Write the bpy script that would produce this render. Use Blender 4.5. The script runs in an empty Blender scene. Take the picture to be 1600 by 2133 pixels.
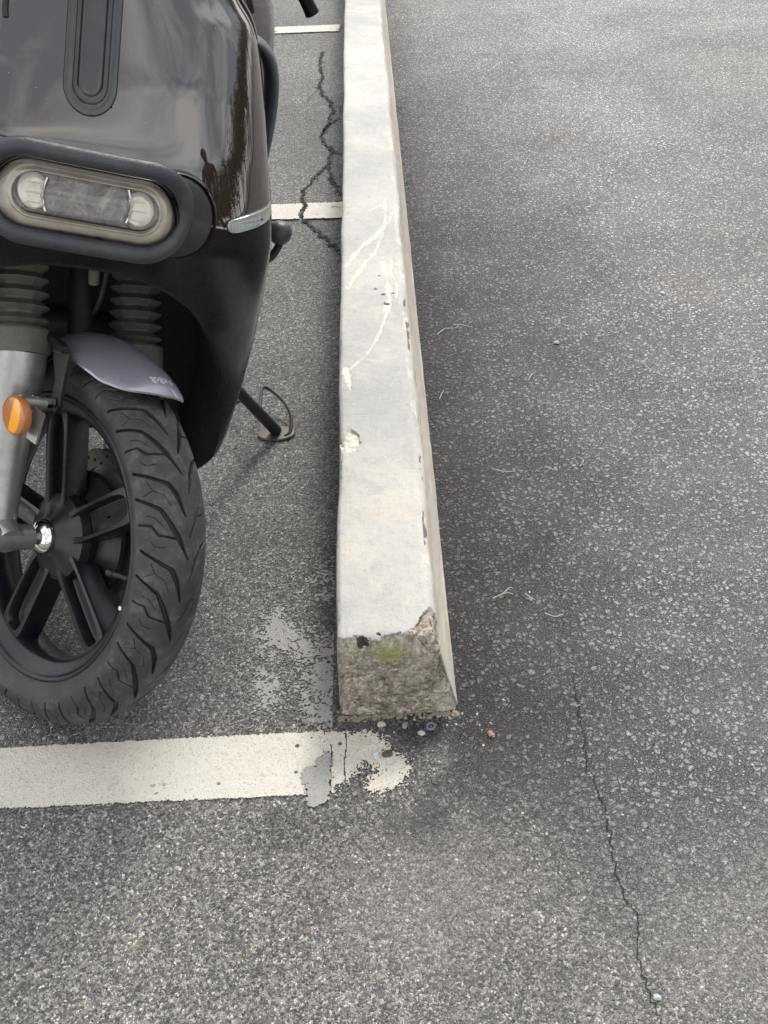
import bpy, math, random
import numpy as np
from mathutils import Matrix, Vector
rng = np.random.default_rng(7); random.seed(7)
R_ = math.radians
sc = bpy.context.scene
# ------------------------------------------------------------------ camera
PITCH, ROLL, CAMH = R_(39.1009), R_(2.3079), 1.13621
F = np.array([0, math.cos(PITCH), -math.sin(PITCH)]); U0 = np.array([0, math.sin(PITCH), math.cos(PITCH)]); R0 = np.array([1., 0, 0])
xc = math.cos(ROLL)*R0 - math.sin(ROLL)*U0; yc = math.sin(ROLL)*R0 + math.cos(ROLL)*U0
cam_d = bpy.data.cameras.new('camera'); cam = bpy.data.objects.new('camera', cam_d); sc.collection.objects.link(cam)
cam_d.sensor_fit = 'HORIZONTAL'; cam_d.sensor_width = 36; cam_d.lens = 36*2200/1600.
cam_d.clip_start = 0.02; cam_d.clip_end = 400
M = Matrix([[xc[0], yc[0], -F[0], 0], [xc[1], yc[1], -F[1], 0], [xc[2], yc[2], -F[2], CAMH], [0, 0, 0, 1]])
cam.matrix_world = M
sc.camera = cam
# ------------------------------------------------------------------ world, sun, exposure
SUN_EL, SUN_AZ = 46, 20       # azimuth measured from +Y towards +X
w = bpy.data.worlds.new('World'); sc.world = w; w.use_nodes = True
nt = w.node_tree; nt.nodes.clear()
def wn(t, **k):
    n = nt.nodes.new(t)
    for a, b in k.items(): setattr(n, a, b)
    return n
out = wn('ShaderNodeOutputWorld'); bg = wn('ShaderNodeBackground'); sky = wn('ShaderNodeTexSky')
sky.sky_type = 'NISHITA'; sky.sun_disc = False; sky.sun_elevation = R_(SUN_EL); sky.sun_rotation = R_(SUN_AZ)
sky.air_density = 1.3; sky.dust_density = 2.0
tc = wn('ShaderNodeTexCoord'); no = wn('ShaderNodeTexNoise'); no.inputs['Scale'].default_value = 2.6; no.inputs['Detail'].default_value = 7; no.inputs['Roughness'].default_value = .58; no.inputs['Distortion'].default_value = .5
mp = wn('ShaderNodeMapping'); mp.inputs['Scale'].default_value = (1, 1, 1.9)
nt.links.new(tc.outputs['Generated'], mp.inputs[0]); nt.links.new(mp.outputs[0], no.inputs['Vector'])
cr = wn('ShaderNodeValToRGB'); cr.color_ramp.elements[0].position = .40; cr.color_ramp.elements[0].color = (3.9, 4.05, 4.5, 1); cr.color_ramp.elements[1].position = .62; cr.color_ramp.elements[1].color = (11.2, 10.9, 10.4, 1)
mx = wn('ShaderNodeMixRGB'); mx.inputs[0].default_value = .86
nt.links.new(no.outputs['Fac'], cr.inputs[0]); nt.links.new(sky.outputs[0], mx.inputs[1]); nt.links.new(cr.outputs[0], mx.inputs[2])
nt.links.new(mx.outputs[0], bg.inputs[0]); bg.inputs[1].default_value = .12; nt.links.new(bg.outputs[0], out.inputs[0])
sd = bpy.data.lights.new('sun', 'SUN'); so = bpy.data.objects.new('sun', sd); sc.collection.objects.link(so)
sd.energy = 1.9; sd.angle = R_(14); sd.color = (1, .96, .9)
el, az = R_(SUN_EL), R_(SUN_AZ)
dirv = Vector((math.cos(el)*math.sin(az), math.cos(el)*math.cos(az), math.sin(el)))
so.rotation_euler = dirv.to_track_quat('Z', 'Y').to_euler(); so.location = dirv*10
sc.view_settings.view_transform = 'Standard'; sc.view_settings.look = 'None'; sc.view_settings.gamma = 1
sc.view_settings.exposure = 0.70
sc.cycles.max_bounces = 6; sc.cycles.diffuse_bounces = 3; sc.cycles.glossy_bounces = 3; sc.cycles.transparent_max_bounces = 8
sc.render.resolution_x = 768; sc.render.resolution_y = 1024
# ------------------------------------------------------------------ numpy noise
def _h(ix, iy, iz):
    n = (ix*374761393 + iy*668265263 + iz*2147483647 + 1274126177) & 0xffffffff
    n = ((n ^ (n >> 13))*1274126177) & 0xffffffff
    return ((n ^ (n >> 16)) & 0xffffff)/float(0xffffff)
def vnoise(p, s=1.0, seed=0):
    p = np.asarray(p, float)*s + seed*17.31
    i = np.floor(p).astype(np.int64); f = p-i; f = f*f*(3-2*f); r = 0
    for dx in (0, 1):
        for dy in (0, 1):
            for dz in (0, 1):
                wgt = (f[:, 0] if dx else 1-f[:, 0])*(f[:, 1] if dy else 1-f[:, 1])*(f[:, 2] if dz else 1-f[:, 2])
                r = r+wgt*_h(i[:, 0]+dx, i[:, 1]+dy, i[:, 2]+dz)
    return r
def fbm(p, s=1.0, o=4, seed=0):
    a, t, r = 1., 0., 0.
    for k in range(o):
        r = r+a*vnoise(p, s*2**k, seed+k); t += a; a *= .55
    return r/t
def seg_dist(P, poly):
    """distance of 2-D points P to a polyline"""
    poly = np.asarray(poly, float); d = np.full(len(P), 1e9)
    for a, b in zip(poly[:-1], poly[1:]):
        ab = b-a; t = np.clip(((P-a)@ab)/max(ab@ab, 1e-12), 0, 1)
        d = np.minimum(d, np.hypot(*(P-(a+t[:, None]*ab)).T))
    return d
def inside(P, poly):
    poly = np.asarray(poly, float); r = np.zeros(len(P), bool); j = len(poly)-1
    for i in range(len(poly)):
        xi, yi = poly[i]; xj, yj = poly[j]
        if yi != yj:
            c = ((yi > P[:, 1]) != (yj > P[:, 1])) & (P[:, 0] < (xj-xi)*(P[:, 1]-yi)/(yj-yi)+xi)
            r ^= c
        j = i
    return r
# ------------------------------------------------------------------ materials
def mat(name): 
    m = bpy.data.materials.new(name); m.use_nodes = True; m.node_tree.nodes.clear(); return m
class NB:
    def __init__(s, m): s.m = m; s.t = m.node_tree; s.out = s.n('ShaderNodeOutputMaterial'); s.p = s.n('ShaderNodeBsdfPrincipled'); s.l(s.p.outputs[0], s.out.inputs[0]); s.c = s.n('ShaderNodeTexCoord')
    def n(s, t, **k):
        n = s.t.nodes.new(t)
        for a, b in k.items(): setattr(n, a, b)
        return n
    def l(s, a, b): s.t.links.new(a, b)
    def noise(s, sc_, d=4, r=.55, v=None, dist=0):
        n = s.n('ShaderNodeTexNoise'); n.inputs['Scale'].default_value = sc_; n.inputs['Detail'].default_value = d; n.inputs['Roughness'].default_value = r; n.inputs['Distortion'].default_value = dist
        s.l(v or s.c.outputs['Object'], n.inputs['Vector']); return n.outputs['Fac']
    def vor(s, sc_, v=None, feat='F1', rnd=1.0):
        n = s.n('ShaderNodeTexVoronoi'); n.feature = feat; n.inputs['Scale'].default_value = sc_; n.inputs['Randomness'].default_value = rnd
        s.l(v or s.c.outputs['Object'], n.inputs['Vector']); return n
    def ramp(s, f, *st):
        n = s.n('ShaderNodeValToRGB'); e = n.color_ramp.elements
        while len(e) < len(st): e.new(.5)
        for i, (p, c) in enumerate(st):
            e[i].position = p; e[i].color = (c, c, c, 1) if not isinstance(c, tuple) else (*c, 1)
        s.l(f, n.inputs[0]); return n.outputs[0]
    def mix(s, f, a, b, mode='MIX'):
        n = s.n('ShaderNodeMixRGB', blend_type=mode)
        for i, v in enumerate((f, a, b)):
            if hasattr(v, 'links'): s.l(v, n.inputs[i])
            elif i == 0: n.inputs[0].default_value = v
            else: n.inputs[i].default_value = (*v, 1) if isinstance(v, tuple) else (v, v, v, 1)
        return n.outputs[0]
    def math(s, op, a, b=0, clamp=False):
        n = s.n('ShaderNodeMath', operation=op, use_clamp=clamp)
        for i, v in enumerate((a, b)):
            if hasattr(v, 'links'): s.l(v, n.inputs[i])
            else: n.inputs[i].default_value = v
        return n.outputs[0]
    def rng(s, v, a, b, c=0., d=1.):
        n = s.n('ShaderNodeMapRange'); s.l(v, n.inputs[0])
        for i, q in enumerate((a, b, c, d)): n.inputs[i+1].default_value = q
        return n.outputs[0]
    def attr(s, nm): return s.n('ShaderNodeAttribute', attribute_name=nm).outputs['Fac']
    def bump(s, h, dist, st=1.0, normal=None):
        n = s.n('ShaderNodeBump'); n.inputs['Distance'].default_value = dist; n.inputs['Strength'].default_value = st
        s.l(h, n.inputs['Height'])
        if normal: s.l(normal, n.inputs['Normal'])
        return n.outputs[0]
    def set(s, **k):
        nm = dict(col='Base Color', rough='Roughness', metal='Metallic', ior='IOR', coat='Coat Weight', coatr='Coat Roughness', coatior='Coat IOR', spec='Specular IOR Level', trans='Transmission Weight', normal='Normal', alpha='Alpha', coatn='Coat Normal')
        for a, v in k.items():
            i = s.p.inputs[nm[a]]
            if hasattr(v, 'links'): s.l(v, i)
            else: i.default_value = (*v, 1) if isinstance(v, tuple) else v
def simple(name, col, rough=.5, metal=0., dust=.0, dustcol=(.25, .23, .21), bump=0., bs=300, **k):
    m = mat(name); b = NB(m)
    c = b.mix(b.rng(b.noise(60, 5), .3, .7), tuple(x*.85 for x in col), tuple(min(1, x*1.15) for x in col))
    if dust > 0:
        d = b.math('MULTIPLY', b.rng(b.noise(35, 8, .7), .45, .75), dust)
        sp = b.rng(b.noise(700, 2), .66, .74, 0, dust*1.5)
        c = b.mix(b.math('MAXIMUM', d, sp, True), c, dustcol)
    b.set(col=c, rough=b.rng(b.noise(90, 4), .3, .7, rough*.85, min(1, rough*1.15)), metal=metal, **k)
    if bump > 0: b.set(normal=b.bump(b.noise(bs, 4), bump))
    return m

def asphalt_mat():
    m = mat('asphalt'); b = NB(m)
    sx = b.n('ShaderNodeSeparateXYZ'); b.l(b.c.outputs['Object'], sx.inputs[0]); X, Y = sx.outputs[0], sx.outputs[1]
    wob = b.math('MULTIPLY', b.math('SUBTRACT', b.noise(5, 3, .6), .5), .45)
    Xw, Yw = b.math('ADD', X, wob), b.math('ADD', Y, wob)
    # zones: near worn apron (light stones), bay on the left, lane on the right
    near = b.rng(b.math('ADD', Yw, b.math('MULTIPLY', b.math('MAXIMUM', X, 0), .35)), .98, .70)
    lane = b.rng(Xw, .0, .06)
    lane = b.math('MULTIPLY', lane, b.math('SUBTRACT', 1, b.math('MULTIPLY', near, .8)))
    # distorted coordinates so the aggregate is not round
    dn = b.n('ShaderNodeTexNoise'); dn.inputs['Scale'].default_value = 140; dn.inputs['Detail'].default_value = 2; b.l(b.c.outputs['Object'], dn.inputs['Vector'])
    dv = b.n('ShaderNodeVectorMath', operation='MULTIPLY_ADD'); b.l(dn.outputs['Color'], dv.inputs[0]); dv.inputs[1].default_value = (.006, .006, .006); b.l(b.c.outputs['Object'], dv.inputs[2])
    vv = dv.outputs[0]
    v1 = b.vor(135, vv); v2 = b.vor(310, vv); v3 = b.vor(620, b.c.outputs['Object']); 
    def cellrand(v):
        s_ = b.n('ShaderNodeSeparateColor'); b.l(v.outputs['Color'], s_.inputs[0]); return s_.outputs
    r1, r2, r3 = cellrand(v1), cellrand(v2), cellrand(v3)
    # ---- bay / apron : fine mixed aggregate
    base = b.mix(b.rng(b.noise(1.7, 4, .6), .35, .65), (.128, .125, .120), (.195, .190, .182))
    tone2 = b.ramp(r2[0], (0, .45), (.5, .85), (.85, 1.35), (.97, 2.2))
    tone3 = b.ramp(r3[1], (0, .55), (.6, 1.0), (.92, 1.6), (1, 2.6))
    fine = b.mix(1, b.mix(1, base, tone2, 'MULTIPLY'), tone3, 'MULTIPLY')
    big = b.math('GREATER_THAN', r1[0], .80)
    bigc = b.mix(r1[2], (.21, .20, .18), (.40, .38, .34))
    bigc = b.mix(b.math('GREATER_THAN', r1[1], .93), bigc, (.27, .21, .15))
    bigc = b.mix(b.math('LESS_THAN', r1[1], .08), bigc, (.10, .105, .12))
    inb = b.math('MULTIPLY', big, b.rng(v1.outputs['Distance'], .50, .38))
    fine_near = b.mix(b.math('MULTIPLY', inb, b.rng(near, 0, 1, .12, .85)), b.mix(near, fine, b.mix(1, fine, (1.22, 1.2, 1.17), 'MULTIPLY')), bigc)
    # ---- lane : coarse dark coated stones with deep gaps, gap and pit shade put into the colour
    lbase = b.mix(b.rng(Xw, .12, .80), (.098, .097, .097), (.43, .426, .42))  # kerb side darker in the colour: dirt plus painted soft shade
    lbase = b.mix(b.rng(Yw, 2.2, 4.6, 0, .7), lbase, (.56, .553, .542))  # far lane paled in the colour, standing in for grazing sky sheen
    lbase = b.mix(b.rng(b.noise(2.3, 5, .55), .40, .68, 0, .38), lbase, (.085, .081, .082))
    dn2 = b.n('ShaderNodeTexNoise'); dn2.inputs['Scale'].default_value = 75; dn2.inputs['Detail'].default_value = 3; b.l(b.c.outputs['Object'], dn2.inputs['Vector'])
    dv2 = b.n('ShaderNodeVectorMath', operation='MULTIPLY_ADD'); b.l(dn2.outputs['Color'], dv2.inputs[0]); dv2.inputs[1].default_value = (.014, .014, .014); b.l(b.c.outputs['Object'], dv2.inputs[2]); v2c = dv2.outputs[0]
    def edge_of(sc_, vec, a_, c_):
        e = b.n('ShaderNodeTexVoronoi', feature='DISTANCE_TO_EDGE'); e.inputs['Scale'].default_value = sc_; b.l(vec, e.inputs['Vector'])
        f = b.n('ShaderNodeTexVoronoi', feature='F1'); f.inputs['Scale'].default_value = sc_; b.l(vec, f.inputs['Vector'])
        return b.rng(e.outputs['Distance'], a_, c_), cellrand(f)
    g1, q1 = edge_of(120, v2c, .0, .16); g2, q2 = edge_of(290, vv, .0, .22)
    sel = b.math('GREATER_THAN', b.math('ADD', q1[2], b.math('MULTIPLY', b.noise(30, 3), .5)), .86)      # some cells are one big stone, the rest small ones
    gap = b.n('ShaderNodeMix'); b.l(sel, gap.inputs[0]); b.l(b.math('MULTIPLY', g2, b.math('ADD', .45, b.math('MULTIPLY', g1, .55))), gap.inputs[2]); b.l(g1, gap.inputs[3]); gap = gap.outputs[0]
    tonef = b.n('ShaderNodeMix'); b.l(sel, tonef.inputs[0]); b.l(q2[0], tonef.inputs[2]); b.l(b.rng(q1[0], 0, 1, .12, .72), tonef.inputs[3]); re0 = tonef.outputs[0]
    pit = b.rng(b.noise(170, 4, .7), .47, .38)
    depth = b.rng(b.noise(9, 4, .6), .35, .65, .45, 1.)
    l_t = b.mix(1, b.ramp(re0, (0, .70), (.5, .96), (.93, 1.22), (.99, 1.9)), b.mix(depth, (1, 1, 1), b.ramp(gap, (0, .30), (.5, .92), (1, 1.08))), 'MULTIPLY')
    l_t = b.mix(b.math('MULTIPLY', pit, .6), l_t, b.mix(1, l_t, (.38, .38, .38), 'MULTIPLY'))
    lt3 = b.ramp(r3[0], (0, .72), (.9, 1.15), (.975, 2.0))
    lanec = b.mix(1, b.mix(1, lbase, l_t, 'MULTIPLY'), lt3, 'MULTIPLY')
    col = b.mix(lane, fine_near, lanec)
    # broad worn, dusty patches
    pn = b.math('MULTIPLY', b.math('SUBTRACT', b.noise(9, 4, .7), .5), 1.1)
    def patch_at(px, py, rx, ry, a_):
        dx = b.math('DIVIDE', b.math('SUBTRACT', X, px), rx); dy = b.math('DIVIDE', b.math('SUBTRACT', Y, py), ry)
        dd = b.math('SQRT', b.math('ADD', b.math('MULTIPLY', dx, dx), b.math('MULTIPLY', dy, dy)))
        return b.math('MULTIPLY', b.rng(b.math('ADD', dd, pn), 1.1, .35), a_)
    dust = patch_at(.03, .68, .13, .12, .75)
    for a_ in ((.62, 1.45, .22, .30, .5), (.85, 2.3, .30, .7, .6), (.50, 1.0, .14, .2, .4), (.45, 4.9, .35, .35, .8), (1.3, 3.6, .5, .9, .5), (.38, .60, .12, .12, .4), (-.25, 4.8, .3, .3, .5)): dust = b.math('MAXIMUM', dust, patch_at(*a_))
    dustc = b.mix(1, b.mix(b.rng(b.noise(500, 3, .7), .35, .65), (.20, .19, .178), (.33, .316, .298)), b.mix(.45, (1, 1, 1), tone3), 'MULTIPLY')
    col = b.mix(b.math('MULTIPLY', dust, b.rng(b.noise(210, 3, .6), .62, .34, .25, 1)), col, dustc)
    darkp = patch_at(.20, 1.20, .12, .45, .35)
    darkp = b.math('MAXIMUM', darkp, patch_at(-.14, .775, .08, .035, .6))
    col = b.mix(darkp, col, b.mix(1, col, (.55, .55, .55), 'MULTIPLY'))
    # ---- grime: tack coat / dirt plus soft shade painted along the kerb, stains, drips
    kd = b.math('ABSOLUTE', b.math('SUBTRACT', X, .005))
    grime_shade = b.math('MULTIPLY', b.rng(b.math('ADD', kd, b.math('MULTIPLY', b.math('SUBTRACT', b.noise(14, 4, .7), .5), .12)), .20, .07), b.rng(Y, .62, 1.0))
    col = b.mix(b.math('MULTIPLY', grime_shade, .62), col, b.mix(1, col, (.42, .41, .41), 'MULTIPLY'))
    stain = b.rng(b.noise(3.1, 4, .65), .58, .72, 0, .38)
    col = b.mix(stain, col, b.mix(1, col, (.62, .61, .62), 'MULTIPLY'))
    pale = b.rng(b.noise(4.3, 4, .7), .60, .78, 0, .30)
    col = b.mix(pale, col, b.mix(1, col, (1.5, 1.46, 1.40), 'MULTIPLY'))
    drip = b.rng(b.noise(42, 3, .5), .735, .76, 0, .7)
    col = b.mix(b.math('MULTIPLY', drip, b.rng(Xw, .2, -.1)), col, (.02, .02, .02))
    for rx, ry, rr in ((.709, 2.176, .075), (.572, 3.118, .07)):
        vd = b.n('ShaderNodeVectorMath', operation='DISTANCE'); b.l(b.c.outputs['Object'], vd.inputs[0]); vd.inputs[1].default_value = (rx, ry, 0)
        col = b.mix(b.math('MULTIPLY', b.rng(vd.outputs['Value'], rr, .01), b.rng(b.noise(60, 4), .4, .65, 0, .55)), col, (.20, .11, .06))
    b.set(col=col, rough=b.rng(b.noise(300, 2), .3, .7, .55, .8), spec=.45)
    hL = b.math('SUBTRACT', b.math('MULTIPLY', gap, b.math('ADD', .5, b.math('MULTIPLY', re0, .8))), b.math('MULTIPLY', pit, .6))
    hB = b.math('ADD', b.math('MULTIPLY', b.math('MULTIPLY', r2[2], b.rng(v2.outputs['Distance'], .6, .2)), .7), b.math('MULTIPLY', b.rng(v3.outputs['Distance'], .7, .1), .3))
    hh = b.n('ShaderNodeMix'); b.l(lane, hh.inputs[0]); b.l(hB, hh.inputs[2]); b.l(hL, hh.inputs[3])
    n1 = b.bump(b.noise(22, 5, .6), .010, .5)
    b.set(normal=b.bump(hh.outputs[0], .0040, .95, n1))
    return m

def paint_mat(name, col, dirt=(.33, .30, .26)):
    m = mat(name); b = NB(m)
    c = b.mix(b.rng(b.noise(16, 7, .7), .45, .72, 0, .40), col, tuple(x*.84 for x in col))
    sx = b.n('ShaderNodeSeparateXYZ'); b.l(b.c.outputs['Object'], sx.inputs[0])
    end = b.rng(sx.outputs[0], -.25, -.05)
    c = b.mix(b.math('MULTIPLY', end, b.rng(b.noise(30, 6, .7), .42, .7, 0, .5)), c, (.42, .34, .28))
    v = b.vor(420); s_ = b.n('ShaderNodeSeparateColor'); b.l(v.outputs['Color'], s_.inputs[0])
    c = b.mix(b.math('MULTIPLY', b.math('GREATER_THAN', s_.outputs[0], .90), .45), c, tuple(x*.55 for x in col))
    v2 = b.vor(70); s2 = b.n('ShaderNodeSeparateColor'); b.l(v2.outputs['Color'], s2.inputs[0])
    spot = b.math('MULTIPLY', b.math('GREATER_THAN', s2.outputs[0], .93), b.rng(v2.outputs['Distance'], .26, .18))
    c = b.mix(b.math('MULTIPLY', spot, b.rng(sx.outputs[0], -.42, -.18)), c, (.10, .09, .08))
    b.set(col=c, rough=.75, spec=.3, normal=b.bump(b.math('ADD', b.math('MULTIPLY', b.rng(v.outputs['Distance'], .6, .1), .6), b.noise(160, 4)), .0018, .7))
    return m

def kerb_mat():
    m = mat('painted_concrete'); b = NB(m)
    raw, scar, dark, moss = b.attr('raw'), b.attr('scar'), b.attr('dark'), b.attr('moss')
    g = b.mix(b.rng(b.noise(4.5, 5, .6), .38, .64), (.385, .38, .365), (.50, .49, .455))
    g = b.mix(b.rng(b.noise(11, 7, .65, dist=.8), .54, .72, 0, .6), g, (.60, .525, .43))
    g = b.mix(b.rng(b.noise(40, 6, .7), .5, .75, 0, .5), g, (.29, .29, .285))
    mpn = b.n('ShaderNodeMapping'); mpn.inputs['Scale'].default_value = (1, .12, 1); b.l(b.c.outputs['Object'], mpn.inputs[0])
    g = b.mix(b.rng(b.noise(220, 3, .6, mpn.outputs[0]), .58, .70, 0, .3), g, (.56, .54, .48))
    mp2 = b.n('ShaderNodeMapping'); mp2.inputs['Scale'].default_value = (.1, 1, 1); b.l(b.c.outputs['Object'], mp2.inputs[0])
    g = b.mix(b.rng(b.noise(180, 3, .6, mp2.outputs[0]), .62, .72, 0, .35), g, (.24, .24, .24))
    g = b.mix(b.rng(b.noise(330, 2), .68, .73, 0, .55), g, (.24, .24, .23))
    g = b.mix(b.rng(b.noise(3.2, 8, .72, dist=1.5), .52, .66, 0, .30), g, (.33, .325, .31))
    g = b.mix(b.rng(b.noise(95, 5, .8), .60, .70, 0, .35), g, (.62, .60, .55))
    g = b.mix(b.attr('side'), g, b.mix(b.rng(b.noise(9, 6, .7, mpn.outputs[0]), .4, .65), (.62, .575, .49), (.45, .41, .345)))
    r = b.mix(b.rng(b.noise(26, 7, .72, dist=1.2), .36, .62), (.20, .172, .135), (.46, .41, .335))
    r = b.mix(b.rng(b.noise(75, 6, .75, dist=2.5), .5, .62, 0, .8), r, (.50, .46, .39))
    r = b.mix(b.rng(b.noise(140, 5, .7, dist=1.5), .56, .66, 0, .8), r, (.07, .06, .05))
    vs = b.vor(230); vss = b.n('ShaderNodeSeparateColor'); b.l(vs.outputs['Color'], vss.inputs[0])
    r = b.mix(1, r, b.ramp(vss.outputs[0], (0, .6), (.5, 1.0), (.9, 1.35), (1, 1.8)), 'MULTIPLY')
    r = b.mix(b.rng(b.noise(13, 5, .7), .50, .66, 0, .6), r, (.50, .455, .37))
    r = b.mix(b.math('MULTIPLY', moss, b.rng(b.noise(90, 5, .7), .3, .55)), r, (.36, .36, .13))
    s_ = b.mix(b.rng(b.noise(120, 5, .7), .4, .62), (.70, .675, .59), (.52, .49, .41))
    r = b.mix(b.math('MULTIPLY', b.attr('band'), b.rng(b.noise(130, 5, .75), .40, .55)), r, (.60, .56, .48))
    c = b.mix(raw, g, r); c = b.mix(scar, c, s_); c = b.mix(dark, c, (.06, .05, .045))
    b.set(col=c, rough=b.mix(raw, .62, .9), spec=.35)
    h = b.mix(raw, b.math('MULTIPLY', b.math('ADD', b.noise(70, 6, .6), b.math('MULTIPLY', b.rng(b.noise(420, 2), .34, .28), -.5)), .40), b.math('ADD', b.noise(110, 8, .8, dist=.6), b.math('MULTIPLY', b.rng(vs.outputs['Distance'], .6, .1), .35)))
    b.set(normal=b.bump(h, .005, .9))
    return m

M_ASPH = asphalt_mat(); M_PAINT = paint_mat('road_paint', (.60, .575, .51)); M_GREY = paint_mat('grey_paint', (.33, .328, .315)); M_KERB = kerb_mat()
M_CRACK = simple('crack_dirt', (.012, .011, .010), .95); M_CRUMB = simple('crumbled_asphalt', (.23, .225, .21), .85, bump=.002)
def brown_mat():
    m = mat('brown_gloss_paint'); b = NB(m)
    c = b.mix(b.rng(b.noise(1500, 2), .4, .6), (.020, .0105, .008), (.027, .0145, .011))
    sp = b.rng(b.noise(300, 1), .785, .80, 0, .6)
    c = b.mix(sp, c, (.3, .29, .27))
    b.set(col=c, rough=.5, spec=.12, coat=1., coatr=.015, coatior=2.1, metal=0.)
    return m
M_BROWN = brown_mat()
M_BLACK = simple('black_gloss_plastic', (.0045, .005, .006), .27, spec=.32, dust=.012)
M_SATIN = simple('black_satin_plastic', (.010, .011, .012), .45, dust=.05)
M_WELL = simple('wheel_well_plastic', (.006, .006, .006), .7, dust=.02)
M_GUARD = simple('guard_rubber', (.035, .039, .046), .42, dust=.12, bump=.0006, bs=500)
M_TRIM = simple('grey_blue_plastic', (.055, .065, .080), .38, dust=.05)
M_HOUS = simple('headlight_housing', (.020, .019, .018), .40, dust=.08)
M_BADGE = simple('badge_grey_gloss', (.030, .031, .033), .22, spec=.8, dust=.05)
M_BOOT = simple('bellows_rubber', (.10, .096, .082), .62, dust=.5, dustcol=(.17, .16, .135), bump=.0008)
M_FORK = simple('fork_silver', (.38, .375, .36), .34, metal=.7, dust=.06, bump=.0003)
M_CHROME = simple('chrome', (.80, .79, .77), .10, metal=1.)
M_RIM = simple('wheel_black', (.0085, .0095, .013), .30, dust=.10, dustcol=(.07, .066, .06), spec=.5)
M_TYRE = None
def tyre_mat():
    m = mat('tyre_rubber'); b = NB(m)
    gv = b.attr('groove'); tr = b.attr('tread')
    c = b.mix(b.rng(b.noise(30, 7, .7), .35, .65), (.024, .025, .025), (.046, .046, .045))
    c = b.mix(b.math('MULTIPLY', tr, b.rng(b.noise(38, 7, .75), .50, .66, 0, .65)), c, (.125, .118, .105))
    c = b.mix(b.math('MULTIPLY', b.math('SUBTRACT', 1, tr), b.rng(b.noise(20, 6, .7), .45, .7, 0, .35)), c, (.11, .10, .085))
    c = b.mix(b.rng(b.noise(600, 2), .69, .74, 0, .45), c, (.16, .155, .14))
    c = b.mix(gv, c, (.010, .010, .0095))  # shade inside the grooves darkened into the rubber colour
    b.set(col=c, rough=.52, spec=.5, normal=b.bump(b.noise(500, 4, .6), .0007, .7))
    return m
M_TYRE = tyre_mat()
M_FENDER = None
def fender_mat():
    m = mat('purple_grey_metallic'); b = NB(m)
    c = b.mix(b.rng(b.noise(2500, 1), .35, .65), (.30, .285, .36), (.50, .485, .56))
    c = b.mix(b.rng(b.noise(16, 3), .5, .8, 0, .25), c, (.18, .17, .21))
    b.set(col=c, rough=.40, metal=.6, coat=.7, coatr=.12)
    return m
M_FENDER = fender_mat()
M_AMBER = None
def amber_mat():
    m = mat('amber_reflector'); b = NB(m)
    at = b.attr('half')
    wv = b.n('ShaderNodeTexWave'); wv.inputs['Scale'].default_value = 260; wv.bands_direction = 'DIAGONAL'; b.l(b.c.outputs['Object'], wv.inputs['Vector'])
    c = b.mix(at, b.mix(wv.outputs['Fac'], (.34, .10, .015), (.52, .20, .03)), (1.0, .40, .008))
    b.set(col=c, rough=.22, spec=.6, coat=.6, coatr=.08)
    return m
M_AMBER = amber_mat()
M_WHITE = simple('white_print', (.80, .79, .82), .4)
M_REFL = simple('headlight_reflector', (.66, .63, .56), .34, metal=.2)
M_REFLB = simple('headlight_bright_reflector', (1.0, .96, .87), .20, metal=.2)
def lampd():
    m = mat('headlight_lamp_glass'); b = NB(m)
    c = b.ramp(b.noise(38, 5, .65, dist=1.4), (.32, (.08, .08, .082)), (.50, (.22, .22, .215)), (.66, (.50, .49, .46)))  # mottled reflections painted into the lamp colour
    b.set(col=c, rough=.14, spec=.8, normal=b.bump(b.noise(60, 3), .004, .6)); return m
M_LAMPD = lampd()
M_DISC = simple('brake_disc_steel', (.10, .095, .085), .5, metal=.6, dust=.4)
M_DISCI = simple('brake_disc_carrier', (.16, .155, .145), .6, metal=.3, dust=.3)
M_CALI = simple('caliper_cast', (.075, .058, .045), .7, dust=.3)
M_STRAW = simple('dry_straw', (.45, .41, .33), .7)
M_STONE = simple('pale_stone', (.48, .45, .40), .85, bump=.002)
M_CONC = simple('concrete_crumb', (.24, .21, .165), .9, bump=.002)
M_DSTONE = simple('dark_stone', (.09, .09, .095), .8, bump=.002)
M_BRICK = simple('brick_fragment', (.36, .20, .14), .85, bump=.002)
M_PURPLE = simple('purple_plastic', (.15, .14, .20), .5)
M_GLASSBIT = simple('frosted_glass_chip', (.50, .54, .55), .35)
M_LEAFD = simple('tree_leaf', (.045, .07, .025), .7); M_BARK = simple('tree_bark', (.12, .09, .07), .9)
def glass(name, tint=(.95, .93, .88), a=.22):
    m = mat(name); b = NB(m); tr = b.n('ShaderNodeBsdfTransparent'); tr.inputs[0].default_value = (*tint, 1)
    gl = b.n('ShaderNodeBsdfGlossy'); gl.inputs['Roughness'].default_value = .03
    fr = b.n('ShaderNodeFresnel'); fr.inputs['IOR'].default_value = 1.7
    mxs = b.n('ShaderNodeMixShader'); b.l(b.math('ADD', fr.outputs[0], a-.1, True), mxs.inputs[0]); b.l(tr.outputs[0], mxs.inputs[1]); b.l(gl.outputs[0], mxs.inputs[2]); b.l(mxs.outputs[0], b.out.inputs[0])
    return m
M_GLASS = glass('headlight_glass', (.96, .94, .90), .10); M_SIGG = simple('signal_clear_plastic', (.34, .35, .30), .16, metal=.15, spec=.7)
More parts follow.
